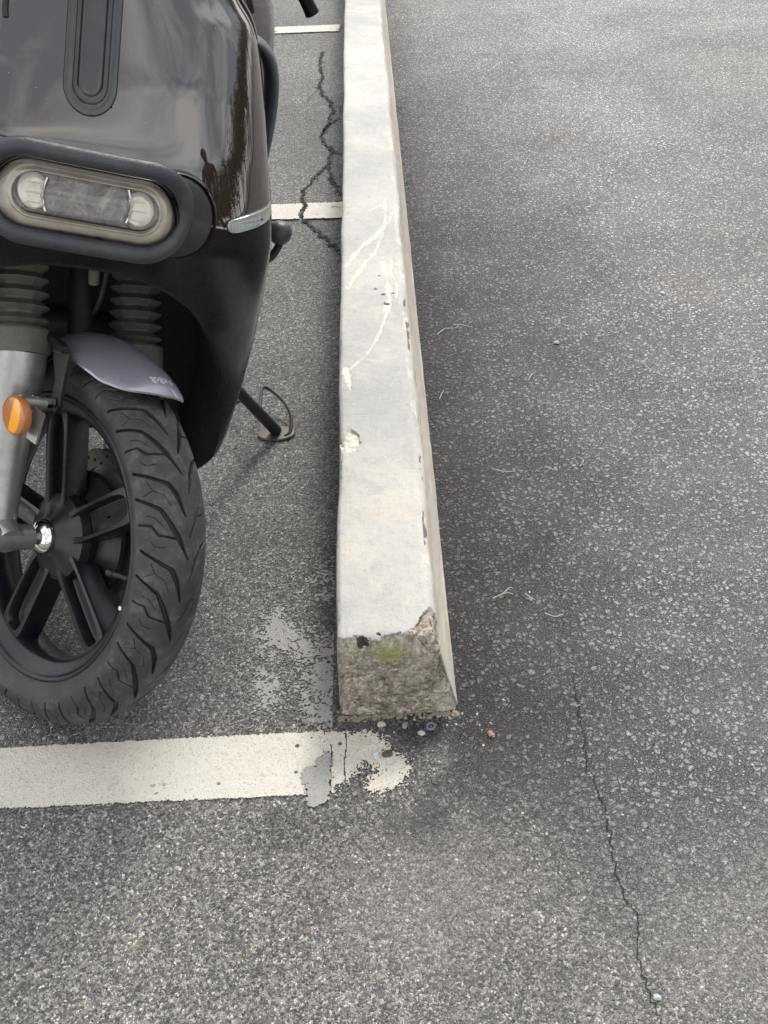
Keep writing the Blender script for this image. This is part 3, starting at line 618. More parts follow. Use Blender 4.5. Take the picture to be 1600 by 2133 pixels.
zW = np.array([.004, .011, .023, .046, .082, .14, .201, .263, .314, .355, .395, .428, .473, .53, .583, .622, .644, .662, .676, .70, .73, .76, .78]); wW = np.array([.195, .216, .232, .247, .252, .255, .255, .254, .251, .247, .242, .237, .227, .215, .205, .196, .189, .179, .164, .148, .12, .085, .05])
zz = np.linspace(.0, .79, 400)
def sm(y, k=13):
    ker = np.hanning(k); ker /= ker.sum(); return np.convolve(np.pad(y, k//2, mode='edge'), ker, 'valid')
Wt = sm(np.interp(zz, zW, wW), 15); W = lambda z: np.interp(z, zz, Wt)
Yt = sm(np.interp(zz, [-.1, .1, .3, .38, .43, .46, .48, .53, .6, .7, .8], [.13, .10, .05, .018, .000, .000, .007, .027, .062, .119, .185]), 23); Yc = lambda z: np.interp(z, zz, Yt)
Dt = sm(np.interp(zz, [-.1, .1, .3, .45, .6, .8], [.10, .10, .11, .12, .12, .085]), 41); Dd = lambda z: np.interp(z, zz, Dt)
def S(a_, z, off=0.):
    """front shield surface: a in [-1, 1] across, z up, body frame"""
    a_ = np.asarray(a_, float); z = np.asarray(z, float)
    return np.stack([X0+W(z)*a_, Yc(z)+Dd(z)*(1-np.maximum(1-np.abs(a_)**PP, 0)**(1/PP))-off+0*a_, z+0*a_], -1)
def Sx(x, z, off=0.): return S(np.clip((np.asarray(x)-X0)/W(z), -1, 1), z, off)
aS = lambda s: np.sign(s)*np.abs(np.sin(s*np.pi/2))**(2/PP)
def ppos(key, keys_t, t): key = np.asarray(key, float); return np.c_[[np.interp(t, keys_t, key[:, k]) for k in range(key.shape[1])]].T
# front panel
SPL_A = [(0, .470), (.40, .476), (.49, .479), (.555, .467), (.633, .464), (.713, .462), (.823, .467), (.97, .472), (1, .473)]
def zlo(a_): return np.interp(np.abs(a_), [p[0] for p in SPL_A], [p[1] for p in SPL_A])
s = np.linspace(-1, 1, 121); A_ = aS(s); tt = np.linspace(0, 1, 90)
G_ = np.array([S(A_, zlo(A_)*(1-t)+.775*t) for t in tt]); mb = MB(); mb.grid(tow(G_))
cq = (G_[:-1, :-1]+G_[1:, 1:]).reshape(-1, 3)/2; hole = np.hypot(cq[:, 0]+.020, np.maximum(np.abs(cq[:, 2]-.6505)-.066, 0)) < .0225
mb.f = [f_ for f_, k_ in zip(mb.f, hole) if not k_]
front = obj('front_panel', mb, M_BROWN, scooter, angle=80)
# side return behind the seam and seam beads
for sg in (1, -1):
    zq = np.linspace(.478, .772, 60); E0 = S(np.full(60, sg*1.), zq); 
    ret = np.array([E0+np.array([sg*dx, dy, 0]) for dx, dy in ((.0035, .004), (.006, .010), (.0062, .018), (.003, .030), (-.004, .055))]); mb = MB(); mb.grid(tow(ret)); obj('side_trim', mb, M_BROWN, scooter, angle=80)
    mb = MB(); mb.tube(tow(E0+np.array([sg*.0025, .002, 0])), .0016, 8); obj('seam_bead', mb, M_SATIN, front)
    zq = np.linspace(.05, .476, 80); E0 = S(np.full(80, sg*1.), zq)
    ret = np.array([E0+np.array([sg*dx, dy, 0]) for dx, dy in ((.0, .0), (.004, .002), (.006, .008), (.005, .016), (-.005, .06), (-.03, .10))]); mb = MB(); mb.grid(tow(ret)); obj('side_trim', mb, M_SATIN, scooter, angle=80)
# pill recess badge in the panel
def stadium(cx, cz, hl, r, N=64, axis='z', tilt=0., cyc=True):
    """closed stadium outline, N points, body x/z"""
    t_ = np.linspace(0, 2*np.pi, N, endpoint=False); per = 4*hl+2*np.pi*r; s_ = t_/(2*np.pi)*per; P = []
    for q in s_:
        q = (q+hl) % per
        if q < 2*hl: p = (q-hl, -r)
        elif q < 2*hl+np.pi*r: an = (q-2*hl)/r; p = (hl+r*np.sin(an), -r*np.cos(an))
        elif q < 4*hl+np.pi*r: p = (hl-(q-2*hl-np.pi*r), r)
        else: an = (q-4*hl-np.pi*r)/r; p = (-hl-r*np.sin(an), r*np.cos(an))
        P.append(p)
    P = np.array(P)
    if axis == 'z': P = np.c_[-P[:, 1], P[:, 0]]
    c_, s__ = math.cos(tilt), math.sin(tilt); P = np.c_[P[:, 0]*c_-P[:, 1]*s__, P[:, 0]*s__+P[:, 1]*c_]
    return P+np.array([cx, cz])
def capn(mb, G): mb.add(tow(G[-1]), [tuple(range(len(G[-1])))])
def rings_on_S(specs, cx, cz, axis='z', tilt=0, N=72):
    G = []
    for hl, r, off in specs:
        P = stadium(cx, cz, hl, r, N, axis, tilt); G.append(Sx(P[:, 0], P[:, 1], off))
    return np.array(G)
mb = MB(); G_ = rings_on_S([(.066, .0283, -.0012), (.066, .0283, .0006), (.066, .0276, .0012), (.066, .0268, .0014), (.066, .0200, .0016), (.066, .0190, .0010), (.066, .0183, -.001), (.066, .0176, -.0085)], -.020, .6505); mb.grid(tow(G_), cv=True); obj('badge_recess', mb, M_BADGE, front, angle=40)
mb = MB(); G_ = rings_on_S([(.066, .0288, -.001), (.066, .0288, .0007), (.066, .0280, .0009)], -.020, .6505); mb.grid(tow(G_), cv=True); obj('badge_outline', mb, M_CRACK, front)
mb = MB(); G_ = rings_on_S([(.066, .0180, -.0060), (.066, .0140, -.0078), (.065, .0125, -.0062), (.065, .0110, -.0055), (.065, .0085, -.0053)], -.020, .6505); mb.grid(tow(G_), cv=True); capn(mb, G_); obj('badge_pill', mb, M_BADGE, front, angle=60)
mb = MB(); P = smooth_path([(-.110, .630), (-.111, .640), (-.109, .655), (-.104, .672)], 8); mb.tube(tow(Sx(P[:, 0], P[:, 1], .0003)), .0034, 10); obj('panel_slot', mb, M_SATIN, front)
# lower black panel
def patch(outer, inner, no_=120, ni=24, off=0.):
    ko, ki = np.array(outer, float), np.array(inner, float); t_ = np.linspace(0, 1, no_)
    Lo = np.linspace(0, 1, len(ko)); o_ = np.c_[np.interp(t_, Lo, ko[:, 0]), np.interp(t_, Lo, ko[:, 1])]; i_ = np.c_[np.interp(t_, Lo, ki[:, 0]), np.interp(t_, Lo, ki[:, 1])]
    return np.array([S(o_[:, 0]*(1-k)+i_[:, 0]*k, o_[:, 1]*(1-k)+i_[:, 1]*k, off) for k in np.linspace(0, 1, ni)]), i_
outer = [(0, .468), (.30, .473), (.49, .4765), (.60, .4625), (.713, .4595), (.86, .464), (1, .470), (1, .42), (1, .36), (1, .28), (1, .20), (1, .12), (1, .06), (1, .03), (.985, .012)]
inner = [(0, .391), (.11, .390), (.20, .388), (.30, .381), (.39, .373), (.46, .364), (.52, .353), (.58, .340), (.636, .321), (.727, .281), (.80, .232), (.86, .176), (.905, .110), (.93, .060), (.945, .018)]
mb = MB()
for sg in (1, -1):
    G_, inn = patch(outer, inner, 180, 26); G_ = G_.copy()
    if sg < 0: G_[..., 0] = 2*X0-G_[..., 0]
    mb.grid(tow(G_), flip=sg < 0)
obj('lower_front_panel', mb, M_BLACK, scooter, angle=80)
# wheel arch: lip and cavity
full = np.vstack([np.c_[-inn[::-1, 0], inn[::-1, 1]], inn[1:]])
A0 = S(full[:, 0], full[:, 1]); cc = np.array([X0, 0, .15])
lay = []
for dy, k in ((0, 1.), (.003, .985), (.012, .975), (.05, .97), (.12, .95), (.22, .92), (.27, .85), (.285, .6), (.29, .3), (.29, .02)):
    P = A0.copy(); P[:, 0] = X0+(P[:, 0]-X0)*k; P[:, 2] = np.where(P[:, 2] > .06, .06+(P[:, 2]-.06)*k, P[:, 2]); P[:, 1] = np.maximum(P[:, 1]+dy, 0) if k > .9 else np.full(len(P), .30+dy*.15)
    lay.append(P)
mb = MB(); mb.grid(tow(np.array(lay)), flip=True); mb.add(tow(np.array([(-.235, .325, -.03), (.21, .325, -.03), (.21, .30, .34), (-.235, .30, .34)])), [(0, 1, 2, 3)]); obj('wheel_well', mb, M_WELL, scooter, angle=60)
# bottom lip closing the panel tips
# headlight
cxh, czh = -.015, .4715
mb = MB(); G_ = rings_on_S([(.098, .0455, -.01), (.098, .0455, .006), (.0975, .0445, .010), (.097, .0425, .012), (.062, .040, .012), (.058, .0375, .012), (.058, .037, .004)], cxh-.001, .4715, 'x', -.03); mb.grid(tow(G_), cv=True)
head = obj('headlight', mb, M_HOUS, scooter, angle=35); head['label'] = 'wide pill shaped headlight in a grey housing'
mb = MB(); G_ = rings_on_S([(.0995, .0490, -.004), (.0995, .0488, .0035), (.0990, .0472, .0065), (.0985, .0455, .003)], cxh, .472, 'x', -.03); mb.grid(tow(G_), cv=True); obj('housing_rim', mb, M_BROWN, head, angle=60)
mb = MB(); G_ = rings_on_S([(.0605, .0410, .008), (.0605, .0410, .017), (.060, .0402, .0190), (.0595, .0392, .0178), (.0595, .0390, .010)], cxh, czh, 'x', -.03); mb.grid(tow(G_), cv=True); obj('lens_bezel', mb, M_BLACK, head, angle=40)
mb = MB(); G_ = rings_on_S([(.0595, .0392, .012), (.059, .0355, .0112), (.0585, .0305, .0085), (.058, .0262, .0075), (.0575, .0245, .0095), (.057, .0228, .0092), (.057, .0215, .0050)], cxh, czh+.002, 'x', -.03); mb.grid(tow(G_), cv=True); obj('reflector', mb, M_REFL, head, angle=50)
mb = MB(); G_ = rings_on_S([(.057, .0218, .0060), (.057, .0212, .0068), (.057, .0190, .0030), (.056, .015, .0014), (.055, .012, .0010)], cxh, czh+.004, 'x', -.03); mb.grid(tow(G_), cv=True); capn(mb, G_); obj('lamp_unit', mb, M_LAMPD, head, angle=50)
for sg in (1, -1):                       # the two bright ends
    an = np.linspace(-np.pi/2, np.pi/2, 25); G = []
    for rr, off in ((.0185, .0045), (.0175, .0085), (.0150, .0100), (.010, .0092), (.004, .0080), (.0002, .0078)):
        k = rr/.0185; x = cxh+sg*(.0545+rr*np.cos(an)*1.05-(1-k)*.006); z = czh+.004+rr*np.sin(an)-.03*(x-cxh)
        x = np.r_[x, np.full(8, cxh+sg*(.046-(0)+.004*(1-k)))]; z = np.r_[z, np.linspace(z[-1], z[0], 10)[1:-1]]
        G.append(Sx(x, z, off))
    mb = MB(); mb.grid(tow(np.array(G)), cv=True); obj('bright_reflector', mb, M_REFLB, head, angle=40)
    P = np.c_[np.full(9, cxh+sg*.0435), np.linspace(czh-.013, czh+.021, 9)]; P[:, 0] += sg*.004*np.sin(np.linspace(0, np.pi, 9)); mb = MB(); mb.tube(tow(Sx(P[:, 0], P[:, 1], .0055)), .0030, 10); obj('chrome_divider', mb, M_CHROME, head)
mb = MB(); G_ = rings_on_S([(.0595, .0395, .0165), (.0593, .037, .0200), (.059, .031, .0235), (.0585, .023, .0260), (.058, .013, .0275), (.0575, .008, .0278)], cxh, czh, 'x', -.03); mb.grid(tow(G_), cv=True); capn(mb, G_); obj('lens', mb, M_GLASS, head, angle=80)
for sg in (1, -1):
    mb = MB()
    for zq in np.linspace(-.010, .010, 3): mb.tube(tow(Sx(np.linspace(cxh+sg*.049, cxh+sg*(.066-abs(zq)*.25), 6), czh+.004+zq-.03*sg*.057, .0098)), .0008, 6)
    obj('reflector_rib', mb, M_REFLB, head)
# guard bar loop
P = stadium(-.0165, .4805, .0625, .0480, 96, 'x', -.035); G3 = Sx(P[:, 0], P[:, 1], 0); Y_ = -.016-.012*np.clip((.47-P[:, 1])/.05, 0, 1)+.012*np.clip(np.abs(P[:, 0]+.0175)/.11, 0, 1)**4
loop = np.c_[P[:, 0], Y_, P[:, 1]]; mb = MB(); mb.tube(tow(loop), .0098, 18, closed=True)
for x_, z_ in ((.080, .450), (-.118, .458), (.0, .4345), (-.04, .4350)): mb.tube(tow(np.array([(x_, -.02, z_), (x_*1., .015, z_-.004), (x_, .04, z_-.006)])), .006, 12)
guard = obj('headlight_guard', mb, M_GUARD, scooter, angle=60)
# turn signals
for sg in (1, -1):
    def sgS(aa, z, off):
        P = S(aa, z, off)
        if sg < 0: P = P.copy(); P[..., 0] = 2*X0-P[..., 0]
        return tow(P)
    ol = np.array(smooth_path([(.705, .4655), (.712, .4730), (.740, .4765), (.80, .4785), (.88, .4800), (.96, .4805), (.995, .4800), (.998, .470), (.995, .4615), (.96, .4600), (.88, .4575), (.80, .4555), (.745, .4545), (.715, .4580)], 6, True)); c0 = ol.mean(0); ol[:, 1] = (ol[:, 1]-.4675-(ol[:, 0]-.85)*.02)*.74+.4680+(ol[:, 0]-.85)*.035; c0 = ol.mean(0)
    def rg_(k, off): return sgS(c0[0]+(ol[:, 0]-c0[0])*(1-(1-k)*.6), c0[1]+(ol[:, 1]-c0[1])*k, off)
    mb = MB(); mb.grid(np.array([rg_(1.03, -.001), rg_(1.03, .0018), rg_(.98, .0026), rg_(.95, .0024), rg_(.92, .001)]), cv=True); sg_o = obj('turn_signal', mb, M_SATIN, scooter, angle=50)
    mb = MB(); mb.grid(np.array([rg_(.97, .0005), rg_(.96, .0030), rg_(.88, .0042), rg_(.72, .0034), rg_(.5, .0036), rg_(.1, .0036)]), cv=True); obj('signal_lens', mb, M_SIGG, sg_o, angle=70)
    mb = MB()
    for aa in np.linspace(.735, .90, 22): mb.tube(sgS(np.full(5, aa), np.linspace(.4600, .4685, 5)+(aa-.75)*.035, .0040), .0005, 5)
    obj('lens_rib', mb, M_GLASSBIT, sg_o)
# ------------------------------------------------------------------ forks
def along(t_, o_, hx=0.): return Cw+.02*h+np.multiply.outer(np.asarray(t_, float), u)+o_*n+np.multiply.outer(np.asarray(hx, float)+0*np.asarray(t_, float), h)
uperp = np.cross(u, n)
for o_ in (.09, -.09):
    t_ = np.array([.0, .03, .06, .10, .16, .22, .245]); hx = np.array([-.040, -.037, -.033, -.026, -.014, -.003, 0])
    r_ = np.array([.021, .0235, .0245, .026, .030, .035, .036]); mb = MB(); T2 = np.linspace(0, .245, 30)
    path = along(T2, o_, np.interp(T2, t_, hx)); mb.tube(path, np.interp(T2, t_, r_), 28)
    leg = obj('fork_leg', mb, M_FORK, scooter, angle=50)
    mb = MB(); Pb = np.array([along(-.012, o_, -.058), along(.0, o_, -.045), along(.004, o_, -.025), along(.0, o_, -.008)]); mb.tube(smooth_path(Pb, 6), np.linspace(.026, .0185, 19), 24); mb.tube(np.array([Cw+(o_*1.25)*n, Cw+(o_*.62)*n]), .017, 24)
    obj('axle_lug', mb, M_FORK, leg, angle=50)
    mb = MB(); A_x = h-u*(h@u); A_x /= np.linalg.norm(A_x)
    base = along(.245, o_, 0.); mb.lathe([(.030, -.004), (.0385, -.003), (.0395, .0), (.0395, .026), (.0375, .029), (.028, .030)], base, u, A_x, 32); obj('boot_collar', mb, M_BOOT, leg, angle=30)
    pr = [(.026, .028)]; k = 0
    for k in range(9): z0 = .030+k*.0172; pr += [(.0265, z0), (.0275, z0+.002), (.0385-.0006*k, z0+.0088), (.0275, z0+.0155)]
    pr += [(.020, .19), (.020, .26)]
    mb = MB(); mb.lathe(pr, base, u, A_x, 10); obj('fork_bellows', mb, M_BOOT, leg, angle=12)
    if o_ > 0:
        fork_main = leg
# reflector on the near fork leg
rc = wh(.010, .171, .124)+0*n
fnr = (n*.97+h*.05+v*(-.10)); fnr /= np.linalg.norm(fnr)
ax1 = np.cross(v, fnr); ax1 /= np.linalg.norm(ax1); ax2 = np.cross(fnr, ax1)
RR = .0222; mb = MB()
gridn = 41; half = []; Vd = []; Fd = []
for i, rr in enumerate(np.linspace(0, 1, 14)):
    for j in range(64):
        a_ = 2*np.pi*j/64; x_, y_ = rr*np.cos(a_), rr*np.sin(a_); Vd.append(rc+RR*(x_*ax1+y_*ax2)+fnr*(.0060+.0012*(1-rr*rr))); half.append(1. if (x_ > -.18+.10*y_ and x_ < .62*np.sqrt(max(0, 1-(y_*.98)**2))+.02*np.sin(y_*38) and rr < .93) else 0.)
for i in range(13):
    for j in range(64): Fd.append((i*64+j, i*64+(j+1) % 64, (i+1)*64+(j+1) % 64, (i+1)*64+j))
refl = obj('side_reflector', (np.array(Vd), Fd), M_AMBER, fork_main, attrs=dict(half=half), angle=60); fixn(refl)
t64 = np.linspace(0, 2*np.pi, 64, endpoint=False); mb = MB(); mb.lathe([(.0, -.004), (RR+.0005, -.004), (RR+.0018, -.001), (RR+.0018, .0055), (RR+.0006, .0070), (RR-.0006, .0058)], rc, fnr, ax1, 64); obj('reflector_cup', mb, simple('amber_rim', (.45, .16, .05), .3), fork_main, angle=40)
mb = MB(); mb.box(wh(.027, .165, .108), (h, v, n), (.011, .020, .0016)); mb.tube(np.array([wh(.003, .186, .088), wh(.003, .186, .104), wh(.003, .186, .122)]), .0085, 14); obj('reflector_bracket', mb, M_FORK, fork_main, angle=30)
# ------------------------------------------------------------------ wheel
NP = 15; NT = 132; Ro, hw, hs, Rc_ = .252, .052, .045, .207
secs = np.r_[np.linspace(-112, -80, 10)[:-1], np.linspace(-80, 80, 190), np.linspace(80, 112, 10)[1:]]
def gm(th, se):   # degrees -> mm
    return np.stack([th*4.35, se*.86], -1)
TH = np.linspace(0, 24, NT, endpoint=False); GT, GS = np.meshgrid(TH, secs, indexing='ij')
dep = np.zeros(GT.shape); gr = np.zeros(GT.shape)
def carve(pts, wds, depth):
    """grooves repeated every pitch; wds half-width in mm at the vertices"""
    global dep, gr
    for sh in (-48, -24, 0, 24, 48):
        for k in range(len(pts)-1):
            a_, c_ = gm(pts[k][0]+sh, pts[k][1]), gm(pts[k+1][0]+sh, pts[k+1][1]); P = gm(GT, GS); ab = c_-a_; t_ = np.clip(((P-a_)@ab)/(ab@ab), 0, 1); d = np.linalg.norm(P-(a_+t_[..., None]*ab), axis=-1); wd = wds[k]*(1-t_)+wds[k+1]*t_
            q_ = np.clip((wd+.5-d)/.9, 0, 1); dep = np.maximum(dep, q_*depth); gr = np.maximum(gr, np.clip((wd+.2-d)/.5, 0, 1))
LONG = [[(38.2, 76), (36.0, 55.3), (34.0, 39.6), (30.1, 28.0), (25.4, 15.0), (19.8, 1.2)], [(22.2, 72), (20.7, 57.6), (18.8, 40.3), (17.1, 24.5), (13.5, 14.1), (7.9, 5.1)]]
LW = [[1.2, 1.3, 1.6, 2.3, 2.7, .6], [1.1, 1.2, 1.5, 2.2, 2.6, .6]]
MED = [(30.0, 75.3), (29.5, 54.4), (26.8, 44.7), (25.7, 19.9)]
SIP = [[(42.8, 54.3), (39.7, 47.3), (38.4, 62.2)], [(39.7, 47.3), (37.9, 32.1), (34.7, 24.8)], [(32.6, 59.7), (31.7, 48.4), (29.0, 37.3)], [(25.2, 56.8), (23.4, 49.2), (23.2, 34.2)]]
for mir in (1, -1):
    sh = 0 if mir > 0 else 6.2
    fm = lambda L_: [(t_+sh, s_*mir) for t_, s_ in L_]
    for L_, w_ in zip(LONG, LW): carve(fm(L_), [q_*1.15 for q_ in w_], 4.6)
    carve(fm(MED), [1., 1.1, 1.2, .8], 2.6)
    for L_ in SIP: carve(fm(L_), [.28]*len(L_), 1.6)
shoulder = np.clip((90-np.abs(GS))/12, 0, 1); dep *= shoulder; gr *= shoulder
TH_all = (np.arange(NP)[:, None]*24+TH[None]).ravel(); D_all = np.tile(dep, (NP, 1)); G_all = np.tile(gr, (NP, 1))
th, se = np.radians(TH_all)[:, None], np.radians(secs)[None]
cr_, sr_ = np.cos(se), np.sin(se)
rr = Rc_+(hs-D_all*.001)*cr_; oo = (hw-D_all*.001)*sr_*np.ones_like(th)*np.interp(np.abs(secs), [0, 66, 80, 90, 100, 112], [1, 1, .965, .905, .83, .72])[None]
rr = rr+0*th
# sidewall: raised ring lines
sw = np.abs(secs); ringb = (np.exp(-((sw-86)/1.2)**2)+np.exp(-((sw-104)/1.5)**2))*.0008; oo = oo+np.sign(secs)*ringb
# close to the bead
V = Cw+rr[..., None]*(np.cos(th)[..., None]*h+np.sin(th)[..., None]*v)+oo[..., None]*n
V = V.reshape(-1, 3); V[:, 2] = np.maximum(V[:, 2], .0015)
nt_, ns_ = len(TH_all), len(secs); idx = np.arange(nt_*ns_).reshape(nt_, ns_); nx_ = np.roll(idx, -1, 0)
q = np.stack([idx[:, :-1], idx[:, 1:], nx_[:, 1:], nx_[:, :-1]], -1).reshape(-1, 4)
wheel = bpy.data.objects.new('front_wheel', None); sc.collection.objects.link(wheel); wheel.parent = scooter; wheel['_org'] = scooter['_org']
tread = np.tile((np.abs(secs) < 82).astype(float), (nt_, 1)).ravel()
obj('tyre', (V, q), M_TYRE, wheel, attrs=dict(groove=G_all.ravel(), tread=tread), angle=50)
mb = MB()
prof = [(.170, -.040), (.190, -.047), (.1915, -.044), (.1905, -.040), (.187, -.036), (.176, -.034), (.170, -.024), (.166, -.010), (.165, .006), (.167, .018), (.171, .027), (.1755, .0335), (.181, .0365), (.1845, .0375), (.1875, .0385), (.1905, .0405), (.1920, .0445), (.1905, .0475), (.1880, .0470), (.1860, .0430), (.1830, .0395)]
prof = [(.194, -.046), (.1915, -.049), (.189, -.047), (.187, -.041), (.178, -.036), (.169, -.026), (.1635, -.010), (.162, .004), (.1635, .014), (.1665, .020), (.1700, .0245), (.1755, .0265), (.1800, .0285), (.1835, .0310), (.1855, .0345), (.1875, .0372), (.1900, .0378), (.1925, .0365), (.1930, .0345)]
mb.lathe(prof, Cw, n, h, 160); rim = obj('rim', mb, M_RIM, wheel, angle=50)
def spoke(ang):
    e = math.cos(ang)*h+math.sin(ang)*v; f_ = np.cross(n, e)
    N = 48; t_ = np.linspace(0, 2*np.pi, N, endpoint=False)
    def loop_(r0, r1, w0, w1, o_, p=5):
        cx_, hl_ = (r0+r1)/2, (r1-r0)/2; x = np.sign(np.cos(t_))*np.abs(np.cos(t_))**(2/p); y = np.sign(np.sin(t_))*np.abs(np.sin(t_))**(2/p)
        X_ = cx_+hl_*x; Wd = np.interp(X_, [r0, r1], [w0, w1]); return Cw+X_[:, None]*e+(Wd*y)[:, None]*f_+np.full(N, o_)[:, None]*n+(.006*np.clip((X_-.03)/.14, 0, 1)*0)[:, None]*n
    rows = [loop_(.026, .172, .021, .025, -.014, 8), loop_(.026, .170, .0225, .0255, .016, 8), loop_(.027, .168, .0212, .0242, .0200, 8), loop_(.0385, .1640, .0178, .0192, .0206, 3.6), loop_(.0395, .163, .0166, .0180, .0190, 3.6), loop_(.041, .161, .0156, .0170, .004, 3.6), loop_(.045, .158, .013, .014, .0022, 3.6), loop_(.095, .105, .001, .001, .0022, 3.6)]
    m_ = MB(); m_.grid(np.array(rows), cv=True); return m_
for k in range(5):
    o_ = obj('spoke', spoke(R_(112.5-72*k)), M_RIM, wheel, angle=40)
mb = MB(); mb.lathe([(.0, .034), (.018, .034), (.026, .031), (.033, .025), (.044, .0215), (.058, .0150), (.062, .004), (.056, -.012), (.070, -.020), (.088, -.024), (.090, -.030), (.06, -.04), (.03, -.05), (0, -.05)], Cw, n, h, 64); hub = obj('hub', mb, M_RIM, wheel, angle=40)
mb = MB(); mb.lathe([(.0225, .031), (.0240, .034), (.0238, .0375), (.0220, .0415), (.0180, .0455), (.0120, .0485), (.0090, .0500), (.0080, .051), (.0080, .070)], Cw, n, h, 40); obj('axle_cap', mb, M_CHROME, wheel, angle=50)
mb = MB(); t_ = np.linspace(0, 2*np.pi, 240, endpoint=False); e_ = lambda r_, o_: Cw+r_[:, None]*(np.cos(t_)[:, None]*h+np.sin(t_)[:, None]*v)+o_*n
wavy = .1195+.0022*np.cos(t_*12); inn_ = .0920+.0018*np.cos(t_*12)
mb.grid(np.array([e_(inn_, -.052), e_(wavy, -.052), e_(wavy, -.056), e_(inn_, -.056), e_(inn_, -.052)]), cv=True); disc = obj('brake_disc', mb, M_DISC, wheel, angle=40)
mb = MB()
for k in range(48):
    a_ = 2*np.pi*k/48; r_ = .100+.0055*(k % 3); c_ = Cw+r_*(math.cos(a_)*h+math.sin(a_)*v); mb.lathe([(0, -.0515), (.0024, -.0515), (.0024, -.056)], c_, n, h, 8)
o_ = obj('disc_hole', mb, M_CRACK, disc, smooth=False); 
mb = MB(); mb.lathe([(.04, -.050), (.0925, -.0545), (.0925, -.058), (.04, -.056)], Cw, n, h, 60); obj('disc_carrier', mb, M_DISCI, wheel, angle=40)
mb = MB(); e1 = math.cos(R_(-38))*h+math.sin(R_(-38))*v; f1 = np.cross(n, e1); mb.box(Cw+.108*e1-.062*n, (e1, f1, n), (.022, .040, .016)); mb.box(Cw+.108*e1-.044*n+.004*f1, (e1, f1, n), (.012, .028, .006)); cal = obj('brake_caliper', mb, M_CALI, scooter, smooth=False)
mb = MB(); mb.tube(np.array([wh(.1655, .022, .016), wh(.150, .019, .018), wh(.138, .016, .021)]), [.0042, .0042, .0046], 12); mb.tube(np.array([wh(.1395, .0163, .0208), wh(.1295, .014, .0225)]), .0052, 12); obj('valve_stem', mb, M_SATIN, wheel)
mb = MB(); mb.lathe([(0, .0006), (.0028, .0005), (.003, 0)], wh(.1885, -.004, .0385), n, h, 16); obj('balance_mark', mb, M_WHITE, wheel)
# raised digits on the sidewall
def text_mesh(txt, size, extrude, off=0.):
    cu = bpy.data.curves.new('t', 'FONT'); cu.body = txt; cu.size = size; cu.extrude = extrude; cu.offset = off; cu.align_x = 'CENTER'; cu.align_y = 'CENTER'
    o_ = bpy.data.objects.new('t', cu); sc.collection.objects.link(o_); dg = bpy.context.evaluated_depsgraph_get(); me = o_.evaluated_get(dg).to_mesh()
    V_ = np.array([tuple(q_.co) for q_ in me.vertices]); Ff = [tuple(p_.vertices) for p_ in me.polygons]; bpy.data.objects.remove(o_); bpy.data.curves.remove(cu); return V_, Ff
V_, Ff = text_mesh('5083', .0175, .0006)
ang0 = R_(-114.5); rad = .2065+V_[:, 1]*.8; an = ang0-(V_[:, 0]*1.35)/.2065
s_on = np.arccos(np.clip((rad-Rc_)/hs, -1, 1)); oo_ = hw*np.sin(s_on)*.905+.0004+V_[:, 2]
P = Cw+rad[:, None]*(np.cos(an)[:, None]*h+np.sin(an)[:, None]*v)+oo_[:, None]*n
o_ = obj('raised_digits', (P, Ff), M_TYRE, wheel, smooth=False, attrs=dict(groove=np.zeros(len(P)), tread=np.zeros(len(P))))
# ------------------------------------------------------------------ front fender
FA = np.array([118, 113, 106, 97, 92, 84, 77, 73, 70, 68, 66.6, 65.6]); 
near_o = np.array([.050, .051, .054, .0585, .0595, .0600, .0575, .050, .043, .033, .012, -.012]); near_r = np.array([.240, .243, .2455, .2450, .2450, .2460, .2480, .2535, .2590, .2645, .2715, .2725])
crest = np.array([.264, .268, .273, .277, .278, .279, .278, .277, .276, .274, .272, .270]); far_o = np.array([-.02, -.028, -.036, -.042, -.044, -.044, -.043, -.042, -.040, -.038, -.034, -.030]); far_r = np.array([.255, .257, .258, .258, .259, .260, .261, .262, .263, .264, .266, .267])
fa = np.linspace(65.6, 118, 60); f_i = lambda y: np.interp(fa, FA[::-1], y[::-1]); no_o, no_r, cr_r, fo_o, fo_r = (sm(f_i(q_), 7) for q_ in (near_o, near_r, crest, far_o, far_r))
rows = []
for s_ in np.linspace(0, 1, 28):
    o_ = no_o*(1-s_)+fo_o*s_; base_r = no_r*(1-s_)+fo_r*s_; bulge = (cr_r-np.minimum(no_r, cr_r))*0+np.maximum(cr_r-(no_r*.5+fo_r*.5), 0)
    r_ = base_r+bulge*np.sin(np.pi*s_)**.8
    rows.append(Cw+r_[:, None]*(np.cos(np.radians(fa))[:, None]*h+np.sin(np.radians(fa))[:, None]*v)+o_[:, None]*n)
G_ = np.array(rows); mb = MB(); mb.grid(G_); rim_in = G_.copy(); cdir = G_-Cw; cdir -= (cdir@n)[..., None]*n; cdir /= np.linalg.norm(cdir, axis=-1)[..., None]; mb.grid(G_-cdir*.0030, flip=True)
for e0, e1_ in ((G_[0], G_[0]-cdir[0]*.003), (G_[-1], G_[-1]-cdir[-1]*.003), (G_[:, 0], G_[:, 0]-cdir[:, 0]*.003), (G_[:, -1], G_[:, -1]-cdir[:, -1]*.003)): mb.grid(np.stack([e0, e1_]))
fender = obj('front_fender', mb, M_FENDER, scooter, angle=50); fender['label'] = 'purple grey metallic front mudguard'
V_, Ff = text_mesh('gogoro', .0125, 0., 0.)
def fpoint(ad, s_):
    i = np.interp(ad, fa, np.arange(len(fa))); j = s_*27; i0, j0 = int(min(i, 58)), int(min(j, 26)); fi, fj = i-i0, j-j0
    return (G_[j0, i0]*(1-fi)*(1-fj)+G_[j0, i0+1]*fi*(1-fj)+G_[j0+1, i0]*(1-fi)*fj+G_[j0+1, i0+1]*fi*fj)
